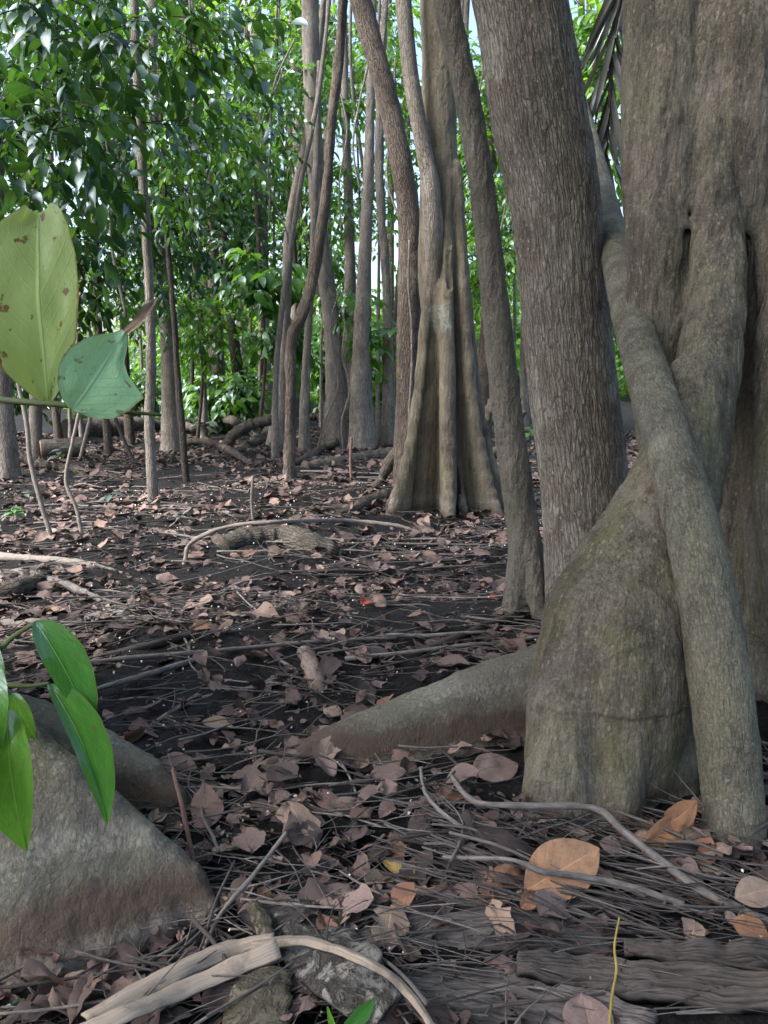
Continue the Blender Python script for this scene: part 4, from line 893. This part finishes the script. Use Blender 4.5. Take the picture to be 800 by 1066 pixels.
# thin wandering stems on the left
for lab, pts, m in [
    ('thin pale stem zigzagging down under the pale leaf', [(18, 395, 4, .9), (28, 440, 5, .5), (32, 480, 5, .3), (42, 520, 5, .12), (54, 560, 5)], 'tw_pale'),
    ('thin pale stem bowing below the blue green leaf', [(86, 415, 4, .75), (76, 460, 4, .45), (69, 500, 4, .2), (80, 530, 4, .08), (86, 560, 4)], 'tw_pale'),
    ('short slanting shoot beside the sawn log', [(98, 420, 4, .6), (92, 445, 4, .35), (84, 476, 4)], 'tw_pale'),
    ('dark slanting shoot propped on the mossy fallen trunk', [(118, 430, 4, .5), (128, 455, 4, .2), (138, 478, 4)], 'tw_dark'),
    ('thin upright shoot on open mud before the elbowed tree', [(264, 545, 3), (262, 520, 3, .12), (264, 495, 3, .3)], 'tw_pale'),
    ('thin upright shoot between the elbowed tree and the fluted tree', [(366, 500, 3), (365, 480, 3, .2), (366, 455, 3, .45)], 'tw_red'),
]: stick('woody_shoot', lab, pts, m, 'stem', lift=0, bump=.05)

# ---- foreground frond, bark slabs, rotten log
def ribbon(name, label, pts, widths, mat, thick=.004, fold=.22, cat='frond', parent=None, lift=.02, nu=9, wav=.004, seed=0, grain=0.):
    """a strip of dry leaf or bark: photo path (px, py, height), widths in px; a solid with two faces and edges"""
    q = []
    for (px, py, h) in pts:
        g = on(px, py); q.append(G(px, py, float(gz(g[0], g[1])) + h + lift))
    q = spline(np.array(q), 40); w = spline(np.array(widths, float)[:, None], 40)[:, 0]
    t = np.gradient(q, axis=0); t /= np.linalg.norm(t, axis=1)[:, None]
    up = np.array([0, -.35, 1.0]); s = np.cross(t, up); s /= np.linalg.norm(s, axis=1)[:, None]; n = np.cross(s, t)
    zc = (q - CAM) @ FWD; hw = w * .5 * zc / FPX
    u = np.linspace(-1, 1, nu)
    rag = 1 + .12 * vnoise(np.stack([np.arange(40)[:, None] * .35 + 0 * u, np.sign(u)[None, :] * 9 + 0 * np.arange(40)[:, None], np.full((40, nu), seed * 1.7)], -1), seed)
    top = q[:, None] + s[:, None] * (u[None, :] * rag * hw[:, None])[..., None] + n[:, None] * (-np.abs(u)[None, :] * fold * hw[:, None])[..., None]
    top = top + n[:, None] * (wav * fbm(top.reshape(-1, 3) * 22, 3, seed)).reshape(40, nu)[..., None]
    if grain:
        gp = np.stack([u[None, :] * 7 + 0 * np.arange(40)[:, None], np.arange(40)[:, None] * .12 + 0 * u[None, :], np.full((40, nu), seed * 2.3)], -1); gp[..., 0] += .6 * vnoise(gp * np.array([.3, 1.5, 1]), 5)
        top = top + n[:, None] * (grain * (1 - 2 * np.abs(fbm(gp, 3, seed))))[..., None]
    bot = top - n[:, None] * thick
    V = np.concatenate([top, bot[:, ::-1]], 1).reshape(-1, 3); F = quads_grid(40, 2 * nu, True)
    e0 = np.arange(nu - 1); caps = [[int(a), int(a + 1), int(2 * nu - 2 - a), int(2 * nu - 1 - a)][::-1] for a in e0]; o_ = 39 * 2 * nu; caps += [[o_ + x for x in c[::-1]] for c in caps]
    F = np.vstack([F, caps])
    L = np.linspace(0, 1, 40) * np.linalg.norm(q[-1] - q[0]); uu_ = np.concatenate([u, u[::-1]])
    uv = np.stack([uu_[None, :] * hw[:, None], L[:, None] + 0 * uu_[None, :]], -1).reshape(-1, 2)
    c = V.mean(0); o = mk(name, V - c, F, M[mat], parent, uv, {'rnd': np.full(len(V), RS(seed).rand())}); o.location = c
    if label: tag(o, label, cat)
    return o
ribbon('dry_frond', 'pale folded dry frond slanting up from the lower edge, wide end snapped', [(40, 1092, .06), (123, 1056, .065), (206, 1021, .07), (290, 985, .075)], [20, 20, 20, 20], 'frond', seed=1)
ribbon('dry_frond', 'narrow brown dry frond tucked behind the pale folded one', [(90, 1060, .04), (170, 1015, .055), (240, 985, .065), (285, 975, .07)], [26, 24, 18, 12], 'frond', seed=2, fold=.5)
ribbon('dry_frond', 'thin dry strip curving away from the snapped end of the folded frond', [(262, 982, .07), (320, 977, .075), (380, 998, .065), (425, 1030, .05), (460, 1085, .03)], [12, 12, 10, 9, 8], 'frond', seed=3, fold=.6)
ribbon('dry_frond', 'olive dry strip standing up between the frond and the flaking slab', [(262, 938, .06), (272, 955, .06), (280, 985, .04)], [14, 18, 16], 'slab2', seed=4, fold=.6)
ribbon('bark_slab', 'grey flaking bark slab lying in the fibres beside the folded frond', [(282, 945, .04), (320, 970, .05), (360, 1005, .045), (405, 1050, .03)], [40, 70, 75, 45], 'slab', .012, .2, 'bark', seed=5, wav=.012)
ribbon('bark_slab', 'olive brown bark slab at the lower edge under the frond end', [(284, 1004, .05), (272, 1030, .05), (262, 1085, .04)], [45, 62, 74], 'slab2', .012, .15, 'bark', seed=6, wav=.006)
for i, (lab, pts, w, m) in enumerate([
    ('long grey rotten log plank at the lower edge by the yellow stalk', [(540, 1000, .035), (620, 1010, .045), (700, 1018, .05), (850, 1030, .05)], [18, 36, 42, 44], 'plank'),
    ('upper dark rotten plank beside the grey rotten log plank', [(650, 985, .04), (730, 990, .05), (850, 992, .05)], [14, 26, 30], 'plank'),
    ('dark fibrous plank of rotten palm below the dried yellowish leaves', [(370, 975, .0), (450, 968, .0), (530, 962, .0), (640, 985, .0)], [16, 40, 46, 20], 'fibre'),
    ('black fibrous plank of rotten palm along the lower edge', [(350, 1035, .0), (450, 1030, .0), (540, 1035, .0), (680, 1070, .0)], [20, 50, 56, 40], 'fibre'),
]): ribbon('rotten_plank', lab, pts, w, m, .02, .25, 'rotten wood', seed=10 + i, wav=.008, nu=61, grain=.008)

# ------------------------------------------------------------------ litter
def dead_leaf(seed, W=.34):
    rng = RS(seed); a = rng.uniform(.6, 1.0)
    f_ = ovate(W * rng.uniform(.7, 1.2), a, rng.uniform(.7, 1)); t_ = np.linspace(0, 1, 11); b_ = np.array([f_(x) for x in t_])
    rw = [(t_, b_ * np.clip(1 + .09 * rng.normal(0, 1, 11) * (seed % 3 > 0) - (rng.rand(11) < .1 * (seed % 2)) * .45, .25, 1.3)) for _ in (0, 1)]
    return leaf_grid(1.0, f_, 11, 7, rng.uniform(-.25, .35), rng.uniform(-.7, .9), rng.uniform(-.5, 1.0), rng.uniform(.05, .14), seed, rw[0], rw[1], tw=rng.uniform(-.9, .9))
VAR = [dead_leaf(100 + i) for i in range(26)]
VAR = [(V - np.array([V[:, 0].mean(), 0, V[:, 2].min()]), F, uv) for V, F, uv in VAR]
def inside(x, y, m=.03):                                      # keep litter out of the big trunks
    r = np.zeros_like(x, bool)
    for (cx_, cy_, rr) in ((cx, yc, .3), (float(UY(612, 560, yr)[0]), yr, .26), (.62, 2.18, .25), (1.4, 2.9, .6), (-1.0, 1.8, .16), (.55, ys, .1)): r |= (x - cx_) ** 2 + (y - cy_) ** 2 < (rr + m) ** 2
    return r
def scatter(rng, n, y0, y1, pw=1.0):
    out = []
    while len(out) < n:
        y = (y0 ** pw + (y1 ** pw - y0 ** pw) * rng.rand(n)) ** (1 / pw); x = rng.uniform(-1, 1, n) * (.35 + .62 * y)
        dens = .72 + .8 * fbm(np.stack([x * 1.3, y * 1.3, 0 * x], -1), 3, 41)
        ok = (rng.rand(n) < dens) & ~inside(x, y); out += list(zip(x[ok], y[ok]))
    return np.array(out[:n])
rng = RS(2024)
NL = 17500
LP = np.vstack([scatter(rng, 3400, .8, 4.5, 1.4), scatter(rng, NL - 3400, 4.2, 17, 1.6)])
LS = (.03 + .085 * rng.rand(NL) ** 1.6) * np.where(rng.rand(NL) < .12, 1.4, 1)
LS = LS * np.where(LP[:, 1] > 5, 1.2, 1)
LT = rng.normal(0, .22, (NL, 2)); LR = rng.uniform(0, 2 * pi, NL); LZ = rng.uniform(.0, .03, NL); LVi = rng.randint(0, len(VAR), NL)
kinds = ['mauve', 'dark', 'tan', 'rust']; LK = rng.choice(4, NL, p=[.4, .38, .13, .09])
def view_rank(P, S):
    x, y, zc = proj(np.column_stack([P, np.zeros(len(P))])); a = S / zc
    a[(x < 0) | (x > 800) | (y > 1066) | (zc < .3)] = 0
    a[(x > 545) & (y < 850)] = 0; a[(x < 225) & (y > 760)] *= np.where((y - 760) / 300 > (x / 225 - .2), 0, 1)[(x < 225) & (y > 760)]
    return np.argsort(-a)
def rotm(rz, tx, ty):
    cz, sz = math.cos(rz), math.sin(rz); cx_, sx = math.cos(tx), math.sin(tx); cy_, sy = math.cos(ty), math.sin(ty)
    return np.array([[cz, -sz, 0], [sz, cz, 0], [0, 0, 1]]) @ np.array([[1, 0, 0], [0, cx_, -sx], [0, sx, cx_]]) @ np.array([[cy_, 0, sy], [0, 1, 0], [-sy, 0, cy_]])
from mathutils import Matrix
order = view_rank(LP, LS); single = order[:280]; rest = order[280:]
DL = {'mauve': ('curled mauve brown dead leaf among the litter on black mud', 'curled mauve brown dead leaves'), 'dark': ('dark rotting dead leaf pressed into the black mud', 'dark rotting dead leaves'),
      'tan': ('dry pale tan dead leaf lying loose on the mud', 'dry pale tan dead leaves'), 'rust': ('rusty orange brown dead leaf among duller litter', 'rusty orange brown dead leaves')}
meshes = {}
for i in single:
    k = kinds[LK[i]]; key = (k, LVi[i])
    if key not in meshes:
        V, F, uv = VAR[LVi[i]]; o = mk('fallen_leaf', V, F, M['d_' + k], None, uv, {'rnd': np.zeros(len(V))}); meshes[key] = o.data
    else:
        o = bpy.data.objects.new('fallen_leaf', meshes[key]); COL.objects.link(o)
    x, y = LP[i]; z = float(gz(x, y)) + LZ[i] * .7
    o.matrix_world = Matrix.LocRotScale((x, y, z), Matrix(rotm(LR[i], *LT[i]).tolist()).to_quaternion(), (LS[i],) * 3)
    tag(o, DL[k][0], 'leaf', DL[k][1])
mb = MB()
for i in rest:
    V, F, uv = VAR[LVi[i]]; x, y = LP[i]
    mb.add((V * LS[i]) @ rotm(LR[i], *LT[i]).T + np.array([x, y, float(gz(x, y)) + LZ[i] * .7]), F, uv, rng.rand())
tag(mb.build('leaf_litter', M['d_mixed']), kind='stuff')

# twigs
def twig_shape(seed):
    r = RS(seed); n = 6; p = np.zeros((n, 4)); p[:, 0] = np.linspace(-.5, .5, n); p[:, 1] = np.cumsum(r.normal(0, .02, n)); p[:, 2] = .02 + np.abs(np.cumsum(r.normal(0, .012, n))); p[:, 3] = np.linspace(.0105, .004, n) * r.uniform(.4, 1.25)
    V, F, uv = tube(p, 6, 14, .0012, seed=seed)
    if r.rand() < .55:
        k = r.randint(1, 4); a = p[k, :3]; s = r.choice([-1, 1])
        V2, F2, uv2 = tube([(*a, .006), (*(a + np.array([.1, s * .06, .02])), .005), (*(a + np.array([.22, s * .17, .03])), .002)], 5, 8); F = np.vstack([F, F2 + len(V)]); V = np.vstack([V, V2]); uv = np.vstack([uv, uv2])
    return V, F, uv
TW = [twig_shape(300 + i) for i in range(14)]
NT = 4600
TP = np.vstack([scatter(rng, 1450, .8, 4.2, 1.4), scatter(rng, NT - 1450, 4.0, 13, 1.3)])
TS = rng.uniform(.1, .5, NT); TR = np.where(rng.rand(NT) < .6, rng.normal(0, .55, NT), rng.uniform(0, pi, NT)); TT = rng.normal(0, .1, (NT, 2)); TV_ = rng.randint(0, len(TW), NT); TK = rng.choice(2, NT, p=[.7, .3])
order = view_rank(TP, TS); single = order[:240]; rest = order[240:]
TL = [('thin weathered grey twig lying on the leaf litter', 'weathered grey twigs'), ('thin wet dark twig lying on the leaf litter', 'wet dark twigs')]
meshes = {}
for i in single:
    key = (TK[i], TV_[i])
    if key not in meshes:
        V, F, uv = TW[TV_[i]]; o = mk('fallen_twig', V, F, M[('tw_grey', 'tw_dark')[TK[i]]], None, uv, {'rnd': np.zeros(len(V))}); meshes[key] = o.data
    else:
        o = bpy.data.objects.new('fallen_twig', meshes[key]); COL.objects.link(o)
    x, y = TP[i]; th = min(1.0, .28 / TS[i] + .35)
    o.matrix_world = Matrix.LocRotScale((x, y, float(gz(x, y)) + rng.uniform(.0, .03)), Matrix(rotm(TR[i], *TT[i]).tolist()).to_quaternion(), (TS[i], TS[i] * th, TS[i] * th))
    tag(o, TL[TK[i]][0], 'twig', TL[TK[i]][1])
mb = MB()
for i in rest:
    V, F, uv = TW[TV_[i]]; x, y = TP[i]
    mb.add((V * TS[i]) @ rotm(TR[i], *TT[i]).T + np.array([x, y, float(gz(x, y)) + rng.uniform(0, .03)]), F, uv, rng.rand())
tag(mb.build('twig_litter', M['tw_mix']), kind='stuff')
SL = [('long pale fallen stick lying across the litter', 'long pale fallen sticks', 'tw_grey'), ('long dark fallen stick lying across the litter', 'long dark fallen sticks', 'tw_dark')]
sp_ = scatter(rng, 150, 2.3, 10, 1.2)
for n_, (x, y) in enumerate(sp_):
    L = rng.uniform(.45, 1.5); a = rng.normal(.1, .5); m = 6; t = np.linspace(-.5, .5, m); off = np.cumsum(rng.normal(0, .018, m)) * L
    X = x + t * L * math.cos(a) - off * math.sin(a); Y = y + t * L * math.sin(a) + off * math.cos(a); r = rng.uniform(.004, .013)
    Z = gz(X, Y); Z = np.maximum(Z, np.linspace(Z[0], Z[-1], m)) + r * .8 + rng.uniform(0, .02)
    V, F, uv = tube(np.column_stack([X, Y, Z, np.linspace(r, r * .55, m)]), 7, 26, r * .15, (40, 10), seed=n_)
    c = np.array([x, y, float(gz(x, y))]); k = 0 if rng.rand() < .62 else 1; o = mk('fallen_stick', V - c, F, M[SL[k][2]], None, uv, {'rnd': np.full(len(V), rng.rand())}); o.location = c
    tag(o, SL[k][0], 'stick', SL[k][1])
# fibres of rotten palm, thick in the nearest metre
mb = MB()
for (pxr, pyr, n, a0, asd, wr) in (((395, 800), (935, 1066), 200, -.12, .3, (.6, 1.6)), ((440, 740), (850, 960), 260, -.5, .22, (.9, 2.6)), ((200, 420), (850, 1000), 60, .2, .6, (.5, 1.2)), ((180, 420), (960, 1066), 60, .6, .35, (.6, 1.6)), ((380, 560), (560, 650), 60, .2, .5, (.8, 1.6)), ((120, 420), (520, 740), 40, .15, .5, (.8, 1.8))):
    for i in range(n):
        p = on(rng.uniform(*pxr), rng.uniform(*pyr)); a = a0 + rng.normal(0, asd); L = rng.uniform(.07, .3) * (1.5 if n == 260 else 1); r = rng.uniform(*wr) * .0009 * (1 + 2.2 * rng.rand() ** 5)
        if inside(np.array([p[0]]), np.array([p[1]]), 0)[0]: continue
        d = np.array([math.cos(a), math.sin(a), 0]) * L / 2; e = rng.normal(0, .006, 3); up = rng.uniform(.004, .05)
        q = [(*(p - d + [0, 0, up + rng.normal(0, .008)]), r), (*(p + e + [0, 0, up + .006]), r), (*(p + d + [0, 0, up + rng.normal(0, .01)]), r * .5)]
        mb.add(*tube(q, 4, 6, cap=False), rnd=rng.rand())
tag(mb.build('palm_fibre_litter', M['fibre']), kind='stuff')
# tiny pale petals and crumbs
mb = MB(); pt, pf_, _ = leaf_grid(1, ovate(.4), 4, 3, .5, .8)
pp = scatter(rng, 2300, 1.15, 8.5, 1.35)
for x, y in pp:
    mb.add((pt * (.004 + .005 * rng.rand() + .0012 * y)) @ rotm(rng.rand() * 6, rng.normal(0, .6), rng.normal(0, .6)).T + np.array([x, y, float(gz(x, y)) + rng.uniform(.008, .04)]), pf_, rnd=rng.rand())
tag(mb.build('petal_litter', M['petal']), kind='stuff')

# crumbs of leaf and bark trodden into the mud
mb = MB(); cp, cf, cuv = leaf_grid(1, ovate(.35, .8, .6), 3, 3, .3, .4)
pp = np.vstack([scatter(rng, 4500, .8, 5, 1.5), scatter(rng, 4800, 4.5, 12, 1.3)])
for x, y in pp:
    mb.add((cp * rng.uniform(.008, .034)) @ rotm(rng.rand() * 6, rng.normal(0, .4), rng.normal(0, .4)).T + np.array([x, y, float(gz(x, y)) + rng.uniform(.002, .014)]), cf, cuv, rng.rand())
tag(mb.build('debris_litter', M['d_mixed']), kind='stuff')
# leaves that stand out
def big_leaf(label, px0, py0, px1, py1, hw, mat, h0=.02, h1=.03, tilt=(0, -.4, 1), fold=.1, bend=.4, wav=.02, seed=0, name='fallen_leaf', p=.9, cat='leaf', hwm=None):
    a = G(px0, py0, h0); b = G(px1, py1, h1); ga = float(gz(a[0], a[1])); a = G(px0, py0, ga + h0); b = G(px1, py1, ga + h1)
    L = np.linalg.norm(b - a); zc = (a - CAM) @ FWD; W = hw * zc / FPX; v = np.linspace(0, 1, 12)
    w = np.array([ovate(W, p, .8)(t) for t in v])
    V, F, uv = leaf_grid(L, lambda t: W, 18, 11, fold, bend, 0, wav, seed, (v, w), (v, w * (hwm or 1)))
    fr = frame3(b - a, tilt); o = mk(name, V @ fr.T, F, M[mat], None, uv, {'rnd': np.full(len(V), .3)}); o.location = a
    return tag(o, label, cat)
big_leaf('broad oval tan leaf lying on the twigs at the swollen foot', 546, 928, 630, 876, 31, 'd_big', .05, .09, (-.1, -.75, .8), .06, .25, .012, 1)
big_leaf('dull brown leaf with a pitted surface between the low root and the swollen foot', 492, 806, 542, 788, 20, 'd_mauve', .02, .03, (0, -.5, 1), .05, .3, .03, 2)
big_leaf('orange brown leaf beside the pale bent twig at the low root', 455, 832, 494, 812, 12, 'd_orange', .03, .04, (.1, -.6, 1), .15, .5, .03, 3)
big_leaf('rounded pinkish leaf alone on black mud below the low root', 303, 848, 340, 850, 10, 'd_tan', .03, .03, (.1, -.5, 1), .05, .5, .03, 4)
big_leaf('greyish pink leaf at the lower edge left of the yellow stalk', 618, 1090, 606, 1028, 27, 'd_mauve', .02, .06, (0, -.7, .7), .15, .3, .03, 5)
big_leaf('creased mauve leaf under the flat blue grey branch', 600, 985, 646, 962, 20, 'd_mauve', .02, .03, (.2, -.6, 1), .25, .4, .05, 6)
big_leaf('folded orange leaf leaning into the hollow by the leaning stem', 668, 880, 735, 845, 14, 'd_orange', .04, .09, (-.2, -.8, .5), .35, .5, .04, 7)
big_leaf('broken orange leaf pressed against the foot of the leaning stem', 690, 862, 728, 836, 14, 'd_orange', .05, .12, (.2, -.9, .4), .2, .3, .05, 8)
big_leaf('pinkish curled leaf below the folded orange one', 705, 918, 738, 905, 13, 'd_tan', .03, .05, (0, -.7, .8), .2, .7, .04, 9)
big_leaf('dark green brown leaf in the hollow under the folded orange leaf', 690, 900, 738, 880, 14, 'd_dark', .02, .04, (0, -.6, .8), .2, .4, .03, 10)
big_leaf('tan leaf resting on the twigs past the leaning stem', 765, 935, 812, 920, 16, 'd_tan', .05, .07, (0, -.6, .8), .1, .4, .02, 11)
big_leaf('rust coloured leaf cut by the frame edge past the leaning stem', 762, 960, 806, 975, 15, 'd_orange', .04, .03, (.1, -.6, .8), .2, .5, .04, 12)
big_leaf('torn reddish leaf tucked under the broad tan leaf', 505, 918, 552, 905, 13, 'd_rust', .03, .05, (.1, -.6, .8), .15, .5, .06, 13)
big_leaf('reddish crumpled scrap at the tip of the broad tan leaf', 542, 945, 560, 928, 9, 'd_rust', .03, .06, (.2, -.8, .5), .4, .6, .06, 14)
big_leaf('small yellowing leaf curled among the fibres', 398, 895, 424, 908, 6, 'd_yellow', .03, .04, (0, -.6, .8), .4, .8, .04, 15)
big_leaf('yellow brown upright leaf scrap beside the small yellowing leaf', 432, 912, 440, 888, 6, 'd_yellow', .02, .05, (0, -1, .3), .4, .6, .04, 16)
big_leaf('pale brown leaf scrap next to the yellow brown upright one', 442, 912, 455, 886, 6, 'd_tan', .02, .05, (0, -1, .3), .4, .6, .04, 17)
big_leaf('bright red curled leaf in the middle of the dull litter', 376, 629, 389, 616, 7, 'd_red', .02, .05, (0, -.8, .5), .5, .9, .04, 18)
big_leaf('small red orange leaf near the toes of the slim tree', 508, 622, 522, 619, 4, 'd_red', .01, .02, (0, -.5, 1), .2, .6, .04, 19)
big_leaf('long pink brown leaf beyond the dark straight branch', 448, 612, 496, 602, 6, 'd_tan', .02, .04, (.1, -.5, 1), .3, .4, .05, 20)
big_leaf('broad brown leaf lying before the hooked branch', 168, 788, 205, 800, 12, 'd_mauve', .02, .03, (.1, -.5, 1), .3, .5, .05, 21)
big_leaf('orange leaf near the thin curved grey branches', 200, 655, 225, 645, 9, 'd_rust', .02, .04, (.1, -.5, 1), .3, .5, .05, 22)
big_leaf('salmon leaf scrap standing at the corner of the olive buttress', 268, 925, 284, 938, 7, 'd_orange', .04, .02, (.1, -.7, .8), .3, .5, .05, 23)

# ------------------------------------------------------------------ seedlings
def seedling(label, px, py, leaves, lf, h, name='seedling', seed=0, sz=.06):
    p = on(px, py); t = thing(name, label, 'seedling', p); r = RS(seed)
    top = p + np.array([r.normal(0, .02), -.01, h]); V, F, uv = tube([(*p, .003), (*((p + top) / 2 + np.array([.01, 0, 0])), .0025), (*top, .0018)], 6, 10); mk('stem', V, F, M['shoot'], t, uv)
    for i in range(leaves):
        a = i * 2.4 + r.rand(); c = p + (top - p) * (1 - .45 * i / leaves); d = np.array([math.cos(a), math.sin(a), r.uniform(-.2, .4)]); L = sz * r.uniform(.8, 1.3)
        V, F, uv = leaf_grid(L, ovate(L * .24), 8, 5, .2, .7, 0, .02, i); mk('leaf', c + V @ frame3(d, (0, -.3, 1)).T, F, M[lf], t, uv, {'rnd': np.full(len(V), r.rand())})
for i, a in enumerate([
    ('fresh seedling with pale green leaves under the thin zigzag stem', 12, 548, 6, 'lf_fresh', .16, 'seedling', 1, .1),
    ('tiny three leaved seedling beside the fresh one', 28, 525, 4, 'lf_grey', .12, 'seedling', 2, .1),
    ('low blue green seedling at the foot of the bowing stem', 112, 525, 5, 'lf_grey', .1, 'seedling', 3, .12),
    ('flat green leafed seedling on the mud before the kinked sapling', 186, 540, 3, 'lf_grey', .04, 'seedling', 4, .14),
    ('blue green seedling near the sawn log', 64, 490, 5, 'lf_grey', .28, 'seedling', 5, .16),
    ('tiny bright seedling at the bottom corner under the olive buttress', 20, 1058, 6, 'lf_fresh', .03, 'seedling', 6, .022),
    ('grey green fern like seedling behind the elbowed tree', 256, 462, 7, 'lf_grey', .35, 'seedling', 7, .3),
    ('pale seedling among roots beside the flared grey trunk', 215, 458, 7, 'lf_grey', .35, 'seedling', 8, .3),
    ('broad leaved seedling left of the swollen pale trunk', 240, 440, 7, 'lf_mid', .5, 'seedling', 9, .35),
    ('leafy seedling in the gap under the thin straight pole', 550, 470, 6, 'lf_mid', .4, 'seedling', 10, .22),
    ('sprouting seedling on the roots beside the grey cluster', 398, 425, 8, 'lf_mid', .6, 'seedling', 11, .3),
    ('seedling with pale leaves in the gap behind the slim tree', 498, 440, 7, 'lf_grey', .5, 'seedling', 12, .3),
]): seedling(*a)
p = thing('grass_shoot', 'small green blade shoot at the lower edge beside the thin dry strip', 'shoot', on(352, 1064))
k3 = 1.5 / FPX
put_leaf(p, 'blade', G(355, 1085, .02), G(391, 1040, .08), (-.4, -.8, .5), ([0, .3, .7, 1], np.array([2, 8, 8, 1]) * k3), ([0, .3, .7, 1], np.array([2, 8, 7, 1]) * k3), M['lf_fresh'], .3, .4, .01, 14, 5, seed=1)
put_leaf(p, 'blade', G(350, 1085, .02), G(341, 1048, .06), (.2, -.9, .3), ([0, .4, 1], np.array([1.5, 4, .8]) * k3), ([0, .4, 1], np.array([1.5, 4, .8]) * k3), M['lf_fresh'], .3, .3, .01, 12, 5, seed=2)

# ------------------------------------------------------------------ light
SUN_EL, SUN_AZ = R_(48), R_(-112)                              # high, from behind and to the left of the scene
w = bpy.data.worlds.new('World'); sc.world = w; w.use_nodes = True
n = w.node_tree; n.nodes.clear()
sky = n.nodes.new('ShaderNodeTexSky'); sky.sky_type = 'NISHITA'; sky.sun_disc = False; sky.sun_elevation = SUN_EL; sky.sun_rotation = SUN_AZ
sky.dust_density = 4.0; sky.air_density = 1.0; sky.ozone_density = 1.0
bg = n.nodes.new('ShaderNodeBackground'); bg.inputs[1].default_value = .125; wo = n.nodes.new('ShaderNodeOutputWorld')
n.links.new(sky.outputs[0], bg.inputs[0]); n.links.new(bg.outputs[0], wo.inputs[0])
sl = bpy.data.lights.new('sun', 'SUN'); sl.energy = 2.5; sl.angle = R_(26); sl.color = (1, .975, .94)
so = bpy.data.objects.new('sun', sl); COL.objects.link(so)
dv = np.array([math.sin(SUN_AZ) * math.cos(SUN_EL), math.cos(SUN_AZ) * math.cos(SUN_EL), math.sin(SUN_EL)])
from mathutils import Vector
so.rotation_euler = Vector((-dv).tolist()).to_track_quat('-Z', 'Y').to_euler(); so.location = (0, 0, 20)

sc.view_settings.view_transform = 'Standard'; sc.view_settings.look = 'None'; sc.view_settings.gamma = 1; sc.view_settings.use_curve_mapping = False
sc.view_settings.exposure = 2.05
try:
    sc.cycles.use_denoising = True; sc.cycles.denoiser = 'OPENIMAGEDENOISE'
    sc.cycles.max_bounces = 7; sc.cycles.diffuse_bounces = 4; sc.cycles.glossy_bounces = 2; sc.cycles.transmission_bounces = 4; sc.cycles.sample_clamp_indirect = 8
except Exception: pass
